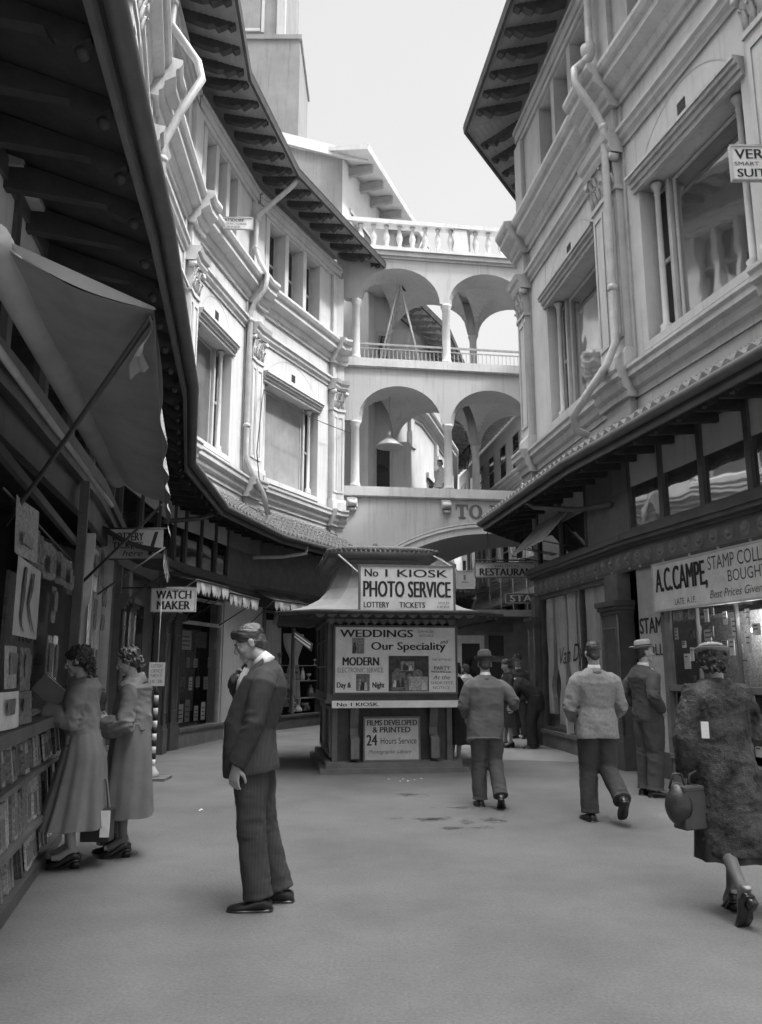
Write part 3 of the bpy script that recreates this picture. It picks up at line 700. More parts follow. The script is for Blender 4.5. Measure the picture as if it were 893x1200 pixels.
w = MB(); w.fbox(FS, 3.6, 5.6, -.02, .02, 14.2, 16.8); w.build('doorway', 'glass_dark', pt)
w = MB(); w.fbox(FS, .7, 3.1, -.01, .06, 18.6, 18.75); w.build('lintel', 'stucco_trim', pt)
g = MB(); g.tube([FS.p(6.4,1.15,20.4), FS.p(6.4,.9,19.8), FS.p(5.2,.1,19.3)], .06, 8); g.build('downpipe', 'pipe', pt)
c = empty('chimney_block', (-5, 29, 14), 'plain rendered block rising behind the left eave', 'building')
m = MB(); m.box(-9.5, -3.25, 28.0, 31.5, 13, 26.3); m.build('wall', 'render_grey', c)
m = MB(); m.box(-9.6, -3.18, 27.94, 31.6, 26.3, 26.5); m.build('coping', 'render_grey', c)
c = empty('tower_block', (-7, 35, 14), 'tall grey tower with blind window panels behind the left building', 'building')
m = MB(); m.box(-12, -4.75, 34.0, 40, 13, 42); m.build('wall', 'render_grey', c)
for z in (28.0, 32.2, 36.4):
    m = MB(); m.box(-8.6, -5.9, 33.94, 34.05, z, z+2.3); o = m.build('blind_window', 'render_grey', c)
    m = MB(); m.box(-8.8, -5.7, 33.9, 34.02, z+2.3, z+2.42); m.box(-5.86, -5.72, 33.92, 34.02, z-.2, z+2.3); m.box(-8.6, -5.9, 33.91, 34.02, z-.15, z-.0); m.build('frame', 'stucco_grey', o)
m = MB(); m.box(-5.1, -4.7, 33.9, 34.3, 13, 42); m.build('quoin_strip', 'stucco_grey', c)
# =================================================================== GROUND
def ground():
    m = MB(); n = 2; m.quad((-120,-60,0),(120,-60,0),(120,220,0),(-120,220,0)); o = m.build('ground', 'asphalt'); tag(o, kind='structure')
    def blob(pts, nm, mt, z, **k):
        m = MB(); m.add([(x,y,z) for x,y in pts], [tuple(range(len(pts)))]); o = m.build(nm, mt); tag(o, kind='structure')
    blob([(1.0,14.1),(3.4,13.35),(3.25,16.9),(6.2,21.5),(6.2,23),(1.6,22.9),(1.1,17)], 'pale_patch', 'pale_ground', .004)  # paler patch of ground beside the right shops
    rnd = random.Random(3)
    for (cx, cy, rx, ry) in ((.30,9.95,.50,.26),(.95,8.35,.60,.20),(.42,8.45,.45,.16),(.85,8.0,.38,.16),(.75,9.1,.28,.12)):
        pts = []
        for i in range(56):
            a = 2*math.pi*i/56; k = 1
            pts.append((cx+rx*k*math.cos(a), cy+ry*k*math.sin(a)))
        blob(pts, 'puddle_stain', 'asphalt_wet', .006)
ground()
rnd = random.Random(11)
SC = [(.3,11.3),(.45,11.25),(.36,11.15),(.1,11.3),(.55,11.35),(.25,11.12),(-1.9,8.9)]
for i, (x, y) in enumerate(SC):
    m = MB(); pts = [(x+rnd.uniform(.008,.03)*math.cos(a), y+rnd.uniform(.01,.05)*math.sin(a), .008+rnd.uniform(0,.012)) for a in (0,1.1,2.2,3.3,4.4,5.4)]
    m.add(pts, [tuple(range(6))]); o = m.build('paper_scrap', 'paper', origin=(x,y,0))
    tag(o, 'tiny torn scrap of white paper lying on the asphalt', 'litter', 'paper scraps on the ground')

def picture(F, u0, u1, z0, z1, v, mt, name='photograph', parent=None, th=.006):
    m = MB(); m.fbox(F, u0, u1, v, v+th, z0, z1); return m.build(name, mt, parent)

# =================================================================== RIGHT SHOP FRONTS
def shop_band(F, root, s=0, e=None):
    e = F.L if e is None else e
    m = MB()
    for (v, z0, z1) in ((.06,2.92,2.98),(.10,3.27,3.31),(.17,3.31,3.37),(.21,3.37,3.44),(.18,3.44,3.48)): m.fbox(F, s, e, -.02, v, z0, z1)
    m.build('fascia_beam', 'timber_dark', root)
    m = MB(); m.fbox(F, s, e, -.1, .012, 2.98, 3.27); fr = m.build('frieze', 'timber_mid', root)
    n = int((e-s)/.3)
    for i in range(n):
        u = s+.15+i*(e-s-.3)/max(1, n-1); d = MB()
        c = [F.p(u+.095*math.cos(a), .018, 3.125+.095*math.sin(a)) for a in [2*math.pi*k/16 for k in range(16)]]
        d.add(c, [tuple(range(16))]); d.ell(F.p(u,.02,3.125), (.045,.045,.045), n=8, m=6); d.build('rosette', 'rosette', fr)
        if i % 2 == 0: st = MB(); st.ell(F.p(u+.15,.065,2.95), (.022,.022,.022), n=8, m=6); st.build('stud', 'metal_light', fr)
def shop_column(F, u, w, root, v=.16, top=2.92):
    m = MB(); m.fbox(F, u-w/2, u+w/2, -.1, v, .5, 2.3); m.fbox(F, u-w/2-.03, u+w/2+.03, -.1, v+.03, 0, .42); m.fbox(F, u-w/2-.015, u+w/2+.015, -.1, v+.015, .42, .5)
    for (g, z0, z1) in ((.02,2.3,2.36),(.05,2.36,2.42),(.08,2.42,2.5)): m.fbox(F, u-w/2-g, u+w/2+g, -.1, v+g, z0, z1)
    for s_ in (-1, 1): m.tube([F.p(u+s_*w/2,v,.5), F.p(u+s_*w/2,v,2.3)], .022, 8)
    o = m.build('shop_column', 'timber_dark', root)
    b = MB()
    for (a0, a1, z0, z1) in ((u-w/2+.06,u-w/2+.08,.7,2.1),(u+w/2-.08,u+w/2-.06,.7,2.1),(u-w/2+.08,u+w/2-.08,2.08,2.1),(u-w/2+.08,u+w/2-.08,.7,.72)): b.fbox(F, a0, a1, v, v+.012, z0, z1)
    b.build('panel_bead', 'timber_mid', o)
    q = MB(); q.fbox(F, u-w/2+.06, u+w/2-.06, -.1, v-.05, 2.5, top); q.build('upper_post', 'timber_mid', root)
def mezz(F, root, us, z0=3.5, z1=4.45, glass='glass_dark', solid=()):
    for i in range(len(us)-1):
        a, b = us[i], us[i+1]
        if i in solid:
            m = MB(); m.fbox(F, a, b, -.1, .0, z0-.02, 4.9); m.build('mezzanine_panel', 'timber_mid', root)
        else:
            w = MB(); w.fbox(F, a, a+.05, -.06, .03, z0, z1+.35); w.fbox(F, b-.05, b, -.06, .03, z0, z1+.35); w.fbox(F, a+.05, b-.05, -.06, .028, z0, z0+.06); w.fbox(F, a+.05, b-.05, -.06, .028, z1+.2, z1+.35)
            o = w.build('mezzanine_window', 'timber_dark', root); g = MB(); g.fbox(F, a+.05, b-.05, -.03, -.02, z0+.06, z1+.2); g.build('pane', glass, o)
def drape(F, u0, u1, z0, z1, v, parent, amp=.035, freq=26, tie=None, ph=0):
    m = MB(); nu, nz = 48, 22; rows = []
    for j in range(nz+1):
        z = z0+(z1-z0)*j/nz; row = []
        for i in range(nu+1):
            f = i/nu; u = u0+(u1-u0)*f
            if tie: 
                c, zt, w = tie; k = math.exp(-((z-zt)/.28)**2)*.78; 
                if z < zt: k = max(k*1, .45*math.exp(-((z-zt)/.8)**2))
                u = u*(1-k)+(c+(f-.5)*w)*k
            vv = v+amp*math.sin(freq*(u0+(u1-u0)*f)+ph+.5*math.sin(z*2))+.012*math.sin(57*f+z)
            row.append(F.p(u, vv, z))
        rows.append(row)
    for j in range(nz):
        for i in range(nu): m.add([rows[j][i],rows[j][i+1],rows[j+1][i+1],rows[j+1][i]], [(0,1,2,3)], True)
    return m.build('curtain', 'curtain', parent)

F1, F2 = RF[1], RF[2]
for k in (1, 2, 3, 4, 5): shop_band(RF[k], rb)
# corner column on the far corner, wrapping the chamfer
shop_column(F1, .18, .36, rb); shop_column(F1, F1.L-.62, .62, rb); 
mezz(F1, rb, [.05,.35,1.7,3.0,4.1,4.74], solid=(0,3,4))
mezz(F2, rb, [0,.9,1.85,2.8,F2.L-.0], solid=(), glass='glass_upper')
for k in (3,4,5): mezz(RF[k], rb, [0, RF[k].L/3, RF[k].L*2/3, RF[k].L])
# opened top-hung sashes
for u in (.95, 2.0):
    s = MB(); a = [F1.p(u-.45,.04,4.35),F1.p(u+.45,.04,4.35),F1.p(u+.45,.62,3.72),F1.p(u-.45,.62,3.72)]
    s.add(a+[p+Vector((0,0,.03)) for p in a], [(0,1,2,3),(4,7,6,5),(0,4,5,1),(1,5,6,2),(2,6,7,3),(3,7,4,0)]); o = s.build('open_sash', 'canvas', rb)
    q = MB(); q.tube([F1.p(u-.45,.62,3.72),F1.p(u-.45,.05,3.62)], .012, 6); q.tube([F1.p(u+.45,.62,3.72),F1.p(u+.45,.05,3.62)], .012, 6); q.build('stay', 'metal', o)
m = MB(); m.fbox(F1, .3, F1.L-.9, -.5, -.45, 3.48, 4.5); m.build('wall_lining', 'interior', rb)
# curtained restaurant window
a, b = .38, 3.75
m = MB(); m.fbox(F1, a, b, -.1, .08, 0, .26); m.fbox(F1, a, b, -.12, .11, .26, .32); m.build('stallriser', 'timber_mid', rb)
m = MB(); m.fbox(F1, a, a+.06, -.06, .04, .32, 2.92); m.fbox(F1, b-.06, b, -.06, .04, .32, 2.92); m.fbox(F1, 2.55, 2.60, -.06, .035, .32, 2.92); m.fbox(F1, a+.06, b-.06, -.06, .03, 2.84, 2.92); m.fbox(F1, a+.06, b-.06, -.06, .03, .32, .38)
sw = m.build('shop_window', 'timber_dark', rb); g = MB(); g.quad(F1.p(a+.06,-.01,.38),F1.p(b-.06,-.01,.38),F1.p(b-.06,-.01,2.84),F1.p(a+.06,-.01,2.84)); g.build('pane', 'glass', sw)
t = MB()
lettering(t, F1, 'Van Dyck', 1.35, 2.95, 1.45, 1.85, .0, bold=.0, shear=.35, dz=.12); t.build('window_lettering', 'ink', sw)
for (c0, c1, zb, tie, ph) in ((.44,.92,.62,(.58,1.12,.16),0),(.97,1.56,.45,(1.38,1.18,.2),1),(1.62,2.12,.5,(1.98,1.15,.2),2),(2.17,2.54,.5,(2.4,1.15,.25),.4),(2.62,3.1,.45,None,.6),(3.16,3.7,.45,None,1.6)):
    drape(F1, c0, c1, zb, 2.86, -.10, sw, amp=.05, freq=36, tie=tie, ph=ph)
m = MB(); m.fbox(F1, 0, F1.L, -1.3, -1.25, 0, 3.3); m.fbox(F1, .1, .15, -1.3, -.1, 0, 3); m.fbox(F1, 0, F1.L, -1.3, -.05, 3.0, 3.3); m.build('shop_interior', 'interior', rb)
# doorway wall beside the column with painted letters
m = MB(); m.fbox(F2, .06, .70, -.12, .0, .35, 2.92); m.build('door_panel', 'paint_pale', rb); m = MB(); m.fbox(F2, -.0, .74, -.12, .03, 0, .35); m.build('stallriser', 'timber_dark', rb)
for ln in (('STAM', .08, .68, 1.97, 2.2), ('COLL', .10, .68, 1.66, 1.82)): t = MB(); lettering(t, F2, *ln, .006, bold=.01); t.build('window_lettering', 'ink', rb)
# stamp dealer's window full of cards
a, b = .80, 3.85
m = MB(); m.fbox(F2, a, b, -.1, .06, 0, .30); m.fbox(F2, a, b, -.12, .09, .30, .36); m.build('stallriser', 'timber_mid', rb)
m = MB(); m.fbox(F2, a-.06, a+.03, -.06, .06, .36, 2.92); m.fbox(F2, b-.05, b+.03, -.06, .05, .36, 2.92); m.fbox(F2, a, b, -.05, .05, 1.18, 1.26); m.fbox(F2, a, b, -.05, .04, 2.84, 2.92)
for u in (1.5, 2.3, 3.1): m.fbox(F2, u-.012, u+.012, -.03, .02, 1.26, 2.25)
sw = m.build('shop_window', 'timber_mid', rb); g = MB(); g.quad(F2.p(a+.03,-.01,.36),F2.p(b-.05,-.01,.36),F2.p(b-.05,-.01,2.84),F2.p(a+.03,-.01,2.84)); g.build('pane', 'glass', sw)
m = MB(); m.fbox(F2, 0, F2.L, -1.0, -.95, 0, 3.3); m.fbox(F2, .72, .78, -1.0, -.1, 0, 3); m.fbox(F2, 0, F2.L, -1.0, -.05, 3.0, 3.3); m.fbox(F2, a, b, -.5, -.08, 1.14, 1.18); m.build('shop_interior', 'interior', rb)
rnd = random.Random(5); 
def used(c, L, g): return all(abs(c[0]-d[0]) > (c[2]+d[2])/2+g or abs(c[1]-d[1]) > (c[3]+d[3])/2+g for d in L)
m = MB(); m.fbox(F2, a+.05, b-.06, -.5, -.46, .4, 2.2); m.build('display_panel', 'mag3', rb)
lp = F2.p(2.31,-.2,1.93); m = MB(); m.ell(lp, (.022,.022,.028), n=10, m=8)
em = bpy.data.materials.new('lit_bulb'); em.use_nodes = True; em.node_tree.nodes['Principled BSDF'].inputs['Emission Color'].default_value = (1,1,1,1); em.node_tree.nodes['Principled BSDF'].inputs['Emission Strength'].default_value = 9
o = m.build('lamp_bulb', em, origin=lp); tag(o, 'small lit bulb hanging inside the stamp dealer window', 'lamp')
pl = bpy.data.lights.new('window_lamp', 'POINT'); pl.energy = 30; pl.shadow_soft_size = .05; q = bpy.data.objects.new('window_lamp', pl); COL.objects.link(q); q.location = F2.p(2.31,-.16,2.05)
cards = []
tries = 0
while len(cards) < 84 and tries < 9000:
    tries += 1
    z = rnd.choice([rnd.uniform(1.32,2.2), rnd.uniform(.42,1.12)]); w_ = rnd.uniform(.06,.17); h_ = rnd.uniform(.08,.24); c = (rnd.uniform(a+.1,b-.15), z, w_, h_)
    if used(c, cards, .012) and not (1.12 < z+h_/2 and z-h_/2 < 1.3): cards.append(c)
for i, c in enumerate(cards):
    mt = rnd.choice(['paper','paper','paper','paint_white','mag5','mag4','photo_mid'])
    m = MB(); v = -.03-rnd.uniform(0,.05)
    m.fbox(F2, c[0]-c[2]/2, c[0]+c[2]/2, v, v+.004, c[1]-c[3]/2, c[1]+c[3]/2)
    p = F2.p(c[0], v, c[1]); o = m.build('stamp_card', mt, origin=p); tag(o, 'small pale stamp card fixed behind the stamp dealer window', 'card', 'cards in the stamp dealer window')
    k = MB()
    for r_ in range(rnd.randint(1,3)): zz = c[1]+c[3]*(.3-.28*r_); k.fbox(F2, c[0]-c[2]*.36, c[0]+c[2]*rnd.uniform(.1,.38), v+.004, v+.006, zz-.008, zz+.008)
    k.build('print', 'ink_grey', o)
# A.C. Campe signboard
def sign(name, F, u0, u1, z0, z1, v, label, cat, board='paint_white', border=None, th=.04, lines=(), ink='ink', loc=None, bw=.02, group=None):
    c = F.p((u0+u1)/2, v, z0) if loc is None else loc
    r = empty(name, c, label, cat, group)
    m = MB(); m.fbox(F, u0, u1, v-th, v, z0, z1); m.build('board', board, r)
    if border:
        b = MB()
        for (a_, b_, c_, d_) in ((u0-.005,u1+.005,z1-bw,z1+.005),(u0-.005,u1+.005,z0-.005,z0+bw),(u0-.005,u0+bw,z0+bw,z1-bw),(u1-bw,u1+.005,z0+bw,z1-bw)): b.fbox(F, a_, b_, v-th-.004, v+.012, c_, d_)
        b.build('frame', border, r)
    for ln in lines:
        st, a_, b_, c_, d_ = ln[:5]; kw = dict(ln[5]) if len(ln) > 5 else {}
        gy = kw.pop('grey', 0); t = MB(); lettering(t, F, st, a_, b_, c_, d_, v+.004, **kw); t.build('lettering', 'ink_grey' if gy else ink, r)
    return r
sign('signboard', F2, .73, 3.75, 2.25, 2.91, .14, 'long pale A.C. CAMPE stamp collector signboard over the right shop window', 'sign', 'paint_white', 'paint_pale', lines=[
    ('A.C.CAMPE,', .80, 2.0, 2.46, 2.83, {'bold': .012}), ('LATE  A.I.F.', 1.25, 1.72, 2.31, 2.39), ('STAMP COLLECTOR', 2.02, 3.6, 2.68, 2.85, {'grey': 1}), ('BOUGHT', 2.4, 3.1, 2.50, 2.64, {'grey': 1}), ('Best Prices Given', 2.02, 3.0, 2.33, 2.43, {'shear': .3, 'grey': 1})])
# hanging signs across the lane
def hang_frame(x0, x1, y, dy=0): return Fr((x0, y), (x1, y+dy))
HF = hang_frame(2.02, 3.34, 17.2); r_ = sign('hanging_sign', HF, 0, HF.L+.15, 3.4, 3.73, .0, 'framed VAN DYCKS RESTAURANT sign projecting from the right hand corner', 'sign', 'paint_pale', 'timber_mid', lines=[('VAN DYCKS', .42, .95, 3.62, 3.68), ('RESTAURANT', .1, 1.38, 3.44, 3.6, {'bold': .03})])
b = MB(); b.tube([HF.p(.3,-.02,3.73),HF.p(.3,-.02,4.5)], .01, 6); b.tube([HF.p(1.1,-.02,3.73),HF.p(1.1,-.02,4.5)], .01, 6); b.tube([HF.p(0,-.02,3.78),HF.p(HF.L,-.02,3.78)], .015, 6); b.build('hanger', 'metal', r_)
HF = hang_frame(2.62, 3.22, 16.9); r_ = sign('hanging_sign', HF, 0, HF.L, 2.83, 3.03, .0, 'small dark STAMPS sign with white letters below the restaurant sign', 'sign', 'timber_dark', 'metal_light', ink='paint_white', lines=[('STA', .09, .56, 2.86, 3.0, {'bold': .03})], bw=.012)
b = MB(); b.tube([HF.p(.1,-.02,3.03),HF.p(.1,-.02,3.4)], .008, 6); b.tube([HF.p(.5,-.02,3.03),HF.p(.5,-.02,3.4)], .008, 6); b.build('hanger', 'metal', r_)
HF = hang_frame(3.45, 4.5, 7.5); r_ = sign('hanging_sign', HF, .2, HF.L, 6.45, 6.84, 0, 'white VERE smart mens suits sign high at the right edge', 'sign', 'paint_white', 'paint_pale', lines=[('VERE', .24, .62, 6.69, 6.8, {'bold': .02}), ('SMART MENS', .23, .72, 6.61, 6.655), ('SUITS', .25, .62, 6.48, 6.575, {'bold': .02})], bw=.008)
b = MB(); b.tube([HF.p(.2,-.02,6.86),HF.p(1.1,-.02,6.86)], .012, 6); b.tube([HF.p(1.05,-.02,6.3),HF.p(1.1,-.02,6.86)], .012, 6); b.build('hanger', 'metal', r_)
HF = hang_frame(-3.74, -2.83, 16.1, .05); r_ = sign('hanging_sign', HF, 0, HF.L, 10.98, 11.25, 0, 'narrow white S. MATSDORF sign projecting high on the left facade', 'sign', 'paint_white', 'paint_pale', lines=[('S. MATSDORF', .12, .72, 11.15, 11.22, {'bold': .01}), ('MANUFACTURER', .12, .78, 11.075, 11.12, {'grey': 1}), ('FURRIER', .25, .65, 11.0, 11.045, {'grey': 1})], bw=.008)
b = MB(); b.tube([HF.p(-.1,-.02,11.27),HF.p(HF.L,-.02,11.27)], .012, 6); b.build('hanger', 'metal', r_)
HF = hang_frame(1.75, 2.12, 18.6); sign('hanging_sign', HF, 0, .42, 3.3, 3.72, 0, 'small pale square sign hanging behind the restaurant sign', 'sign', 'paint_pale', 'pipe', lines=[('1', .17, .22, 3.5, 3.62, {'grey': 1}), ('-', .12, .28, 3.44, 3.46, {'grey': 1})], bw=.01)

# =================================================================== KIOSK
ka = .14; KX = Vector((math.cos(ka), math.sin(ka))); K0 = Vector((-.80, 11.86)); 
KF = Fr(tuple(K0), tuple(K0+KX*2.03))     # front frame: u right, v towards camera
# Fr's n = (dy,-dx) points to the camera here
kk = empty('photo_kiosk', tuple(KF.p(.99,-1.1,0)), 'dark timber photo service kiosk with flared pale roof in the middle of the lane', 'kiosk')
W_, D_ = 2.08, 2.72
m = MB(); m.fbox(KF, -.06, W_+.02, -D_, .0, 0, .07); m.fbox(KF, .02, W_-.06, -D_+.06, -.07, .07, .15); m.build('plinth', 'timber_mid', kk)
m = MB(); m.fbox(KF, .12, W_-.16, -D_+.16, -.32, .15, .98); m.build('lower_body', 'kiosk_wood', kk)
for u in (.12, .62, 1.2, W_-.22):
    pass
for (u0, u1) in ((.12,.2),(W_-.24,W_-.16)): m = MB(); m.fbox(KF, u0, u1, -.34, -.27, .15, .98); m.build('corner_stile', 'timber_mid', kk)
for (v0, v1) in ((-D_+.2,-1.3),(-1.2,-.36)):
    m = MB(); m.fbox(KF, .09, .125, v0, v0+.06, .2, .92); m.fbox(KF, .09, .125, v1-.06, v1, .2, .92); m.fbox(KF, .09, .125, v0+.06, v1-.06, .2, .26); m.fbox(KF, .09, .125, v0+.06, v1-.06, .86, .92); m.build('panel_moulding', 'timber_mid', kk)
# scrolled counter brackets
for u in (.44, 1.62):
    b = MB(); pr = [(-.3,.2),(-.06,.2),(-.06,.48),(-.2,.52),(-.22,.62),(-.12,.86),(-.1,.96),(-.3,.96)]
    b.add([KF.p(u-.06,v,z) for v, z in pr]+[KF.p(u+.06,v,z) for v, z in pr], [tuple(range(8))[::-1], tuple(range(8,16))]+[(j,(j+1)%8,8+(j+1)%8,8+j) for j in range(8)])
    b.build('bracket', 'timber_mid', kk)
m = MB(); m.fbox(KF, -.0, W_-.1, -D_+.1, -.02, .98, 1.04); m.fbox(KF, .02, W_-.12, -D_+.12, -.04, 1.04, 1.12); m.build('counter', 'timber_dark', kk)
# upper posts and glazing
for (u, v) in ((.06,-.14),(W_-.2,-.14),(.06,-D_+.2),(W_-.2,-D_+.2),(.06,-1.15),(W_-.2,-1.15)): m = MB(); m.fbox(KF, u-.03, u+.05, v-.04, v+.04, 1.12, 2.3); m.build('corner_post', 'kiosk_wood', kk)
for v0, v1 in ((-1.1,-.2),(-D_+.25,-1.2)): [(m := MB(), m.fbox(KF, u0, u0+.02, v0, v1, 1.12, 2.25), m.build('side_pane', 'glass_dark', kk)) for u0 in (.05, W_-.2)]
for v in (-.55,-.85,-1.6,-1.9): m = MB(); m.fbox(KF, .035, .05, v-.015, v+.015, 1.12, 2.25); m.build('glazing_bar', 'timber_mid', kk)
for z in (1.5, 1.9): m = MB(); m.fbox(KF, .036, .049, -D_+.2, -.18, z-.012, z+.012); m.build('glazing_bar', 'timber_mid', kk)
m = MB(); m.fbox(KF, .1, W_-.25, -D_+.25, -.5, 1.12, 2.2); m.build('stock', 'interior', kk)
# roof: octagonal flare, built as rings
def kring(hu, hv, z, ch=.35, c=(.96,-1.36), n=1):
    x = hu; y = hv; k = ch*min(x, y)
    P = [(-x+k,y),(x-k,y),(x,y-k),(x,-y+k),(x-k,-y),(-x+k,-y),(-x,-y+k),(-x,y-k)]
    return [KF.p(c[0]+a_, c[1]+b_, z) for a_, b_ in P]
m = MB(); m.loft([kring(1.68,1.86,2.235,.3), kring(1.72,1.9,2.255,.3), kring(1.72,1.9,2.29,.3), kring(1.6,1.78,2.31,.3)]); m.build('eave', 'kiosk_wood', kk)
m = MB(); m.loft([kring(1.5,1.7,2.312,.30,(.93,-1.36)), kring(1.22,1.5,2.385,.3,(.92,-1.36)), kring(1.0,1.3,2.50,.3,(.91,-1.36)), kring(.82,1.12,2.68,.3,(.9,-1.36)), kring(.70,1.0,2.90,.3,(.89,-1.36)), kring(.64,.94,3.12,.3,(.885,-1.36))]); m.build('roof', 'kiosk_roof', kk, smooth=False)
m = MB(); m.loft([kring(.65,.95,3.06,.3,(.885,-1.36)), kring(.68,.98,3.12,.3,(.885,-1.36)), kring(.68,.98,3.16,.3,(.885,-1.36))]); m.build('roof_neck', 'timber_mid', kk)
m = MB(); m.loft([kring(.84,1.2,3.13,.22,(.895,-1.36)), kring(.86,1.22,3.16,.22,(.895,-1.36)), kring(.86,1.22,3.25,.22,(.895,-1.36)), kring(.3,.6,3.40,.22,(.895,-1.36))]); m.build('cap', 'timber_dark', kk)
m = MB()
ring = kring(.87,1.23,3.27,.22,(.895,-1.36))
for i in range(8):
    a_, b_ = ring[i], ring[(i+1)%8]; L_ = (b_-a_).length; n = max(1, int(L_/.075)); c_ = sum(ring, Vector())/8
    for j in range(n):
        p = a_+(b_-a_)*((j+.5)/n); q = p+(c_-p)*.55; q.z += .12; m.tube([p-Vector((0,0,.015)), q], .03, 7)
m.build('cap_tiles', 'tile', kk)
m = MB(); q = KF.p(.9,-1.36,3.42); m.lathe([(.05,-.02),(.03,.05),(.045,.09),(.01,.14)], q, 10); m.build('finial', 'tile', kk)
# under-eave boards and scalloped pelmet
m = MB(); m.fbox(KF, .0, W_-.12, -D_+.1, -.08, 2.14, 2.24); m.build('head_beam', 'timber_dark', kk)
m = MB(); m.loft([kring(1.66,1.84,2.228,.3), kring(1.0,1.3,2.2,.2)], cap=False); m.build('eave_soffit', 'timber_soffit', kk)
m = MB()
n = 15
for j in range(n):
    u = .02+j*(W_-.16)/n; w_ = (W_-.16)/n*.9
    c_ = [KF.p(u, -.03, 2.2)]+[KF.p(u+w_*k/6, -.03, 2.18-.07*math.sin(math.pi*k/6)) for k in range(7)]+[KF.p(u+w_, -.03, 2.2)]
    m.add(c_, [tuple(range(len(c_)))])
m.build('scalloped_pelmet', 'timber_mid', kk)
ring = kring(1.66,1.84,2.235,.3); m = MB()
for i in range(8):
    a_, b_ = ring[i], ring[(i+1)%8]; L_ = (b_-a_).length; n = max(1, int(L_/.16))
    for j in range(n):
        p0 = a_+(b_-a_)*(j/n); p1 = a_+(b_-a_)*((j+.92)/n)
        c_ = [p0+Vector((0,0,.01))]+[p0+(p1-p0)*(k/6)-Vector((0,0,.05*math.sin(math.pi*k/6))) for k in range(7)]+[p1+Vector((0,0,.01))]
        m.add(c_, [tuple(range(len(c_)))])
m.build('eave_scallops', 'kiosk_wood', kk)
# kiosk signs (each lifts off)
cs = .02
sg = sign('kiosk_sign', KF, .42, 1.82, 2.27, 2.94, .49, 'white No 1 KIOSK PHOTO SERVICE lottery tickets board leaning on the kiosk roof', 'sign', 'paint_white', 'timber_mid', bw=.025, lines=[
    ('No', .50, .70, 2.77, 2.88, {'bold': .02}), ('1 KIOSK', .80, 1.72, 2.77, 2.88, {'bold': .02}), ('PHOTO SERVICE', .48, 1.76, 2.48, 2.71, {'bold': .015}), ('LOTTERY', .49, .86, 2.33, 2.41, {'bold': .01}), ('TICKETS', 1.0, 1.38, 2.33, 2.41, {'bold': .01}), ('SOLD', 1.57, 1.73, 2.385, 2.42, {'grey': 1}), ('HERE', 1.56, 1.74, 2.33, 2.365, {'grey': 1})])
for a_, b_ in ((KF.p(.45,.45,2.8),KF.p(.18,-.12,3.16)), (KF.p(1.80,.45,2.93),KF.p(1.66,-.2,3.18))): b = MB(); b.tube([a_, b_], .016, 6); b.build('stay', 'metal_light', sg)
wb = sign('kiosk_sign', KF, .11, 1.95, 1.11, 2.10, .0, 'large white WEDDINGS our speciality display board filling the kiosk front', 'sign', 'paint_white', 'timber_dark', bw=.025, lines=[
    ('WEDDINGS', .20, 1.29, 1.93, 2.04, {'bold': .035}), ('Our Speciality', .66, 1.78, 1.71, 1.86, {'bold': .015}), ('MODERN', .24, .78, 1.52, 1.64, {'bold': .04}), ('ELECTRONIC SERVICE', .17, .84, 1.42, 1.49, {'grey': 1}),
    ('Day &', .16, .37, 1.18, 1.28, {'bold': .01}), ('Night', .68, .86, 1.18, 1.28, {'bold': .01}), ('DANCES', 1.36, 1.6, 2.0, 2.035, {'grey': 1}), ('SOCIALS', 1.38, 1.6, 1.94, 1.975, {'grey': 1}), ('and', 1.7, 1.82, 1.84, 1.9, {'shear': .3}), ('WE ATTEND', 1.57, 1.86, 1.59, 1.62, {'grey': 1}),
    ('PARTY', 1.6, 1.84, 1.46, 1.51, {'bold': .02}), ('WEDDING,etc.', 1.55, 1.87, 1.41, 1.445, {'bold': .01}), ('At the', 1.58, 1.84, 1.32, 1.38, {'shear': .3}), ('SHORTEST', 1.55, 1.88, 1.25, 1.29, {'grey': 1}), ('NOTICE', 1.58, 1.83, 1.18, 1.22, {'grey': 1})])
def photo(F, u0, u1, z0, z1, v, parent, kind, seed):
    m = MB(); m.fbox(F, u0, u1, v, v+.004, z0, z1); o = m.build('photograph', kind, parent); rnd_ = random.Random(seed)
    # a couple of pale and dark figures inside the print
    for i in range(3):
        c = u0+(u1-u0)*(.25+.25*i+rnd_.uniform(-.06,.06)); h = (z1-z0)*rnd_.uniform(.45,.75); w = (u1-u0)*rnd_.uniform(.09,.16)
        q = MB(); q.add([F.p(c-w*1.3,v+.0045+.0004*i,z0+.01),F.p(c+w*1.3,v+.0045+.0004*i,z0+.01),F.p(c+w,v+.0045+.0004*i,z0+h*.7),F.p(c-w,v+.0045+.0004*i,z0+h*.7)], [(0,1,2,3)])
        q.add([F.p(c+w*.8*math.cos(t),v+.0046+.0004*i,z0+h*.85+w*math.sin(t)) for t in [2*math.pi*k/12 for k in range(12)]], [tuple(range(12))]); q.build('printed_figure', rnd_.choice(['mag4','mag5','mag0','mag2']), o)
    return o
photo(KF, .38, .56, 1.69, 1.92, .001, wb, 'mag3', 1); photo(KF, .44, .64, 1.16, 1.40, .001, wb, 'mag2', 2); photo(KF, .92, 1.52, 1.15, 1.66, .001, wb, 'photo_dark', 3)
photo(KF, .97, 1.17, 1.2, 1.42, .009, wb, 'mag2', 4); photo(KF, 1.22, 1.5, 1.16, 1.36, .009, wb, 'mag4', 5); photo(KF, 1.1, 1.3, 1.44, 1.58, .009, wb, 'mag3', 6)
nb = sign('kiosk_sign', KF, .09, 1.98, .92, 1.02, .05, 'narrow white No 1 KIOSK strip along the kiosk counter edge', 'sign', 'paint_white', th=.03, lines=[('No 1 KIOSK.', .16, .78, .945, .995, {'bold': .03})])
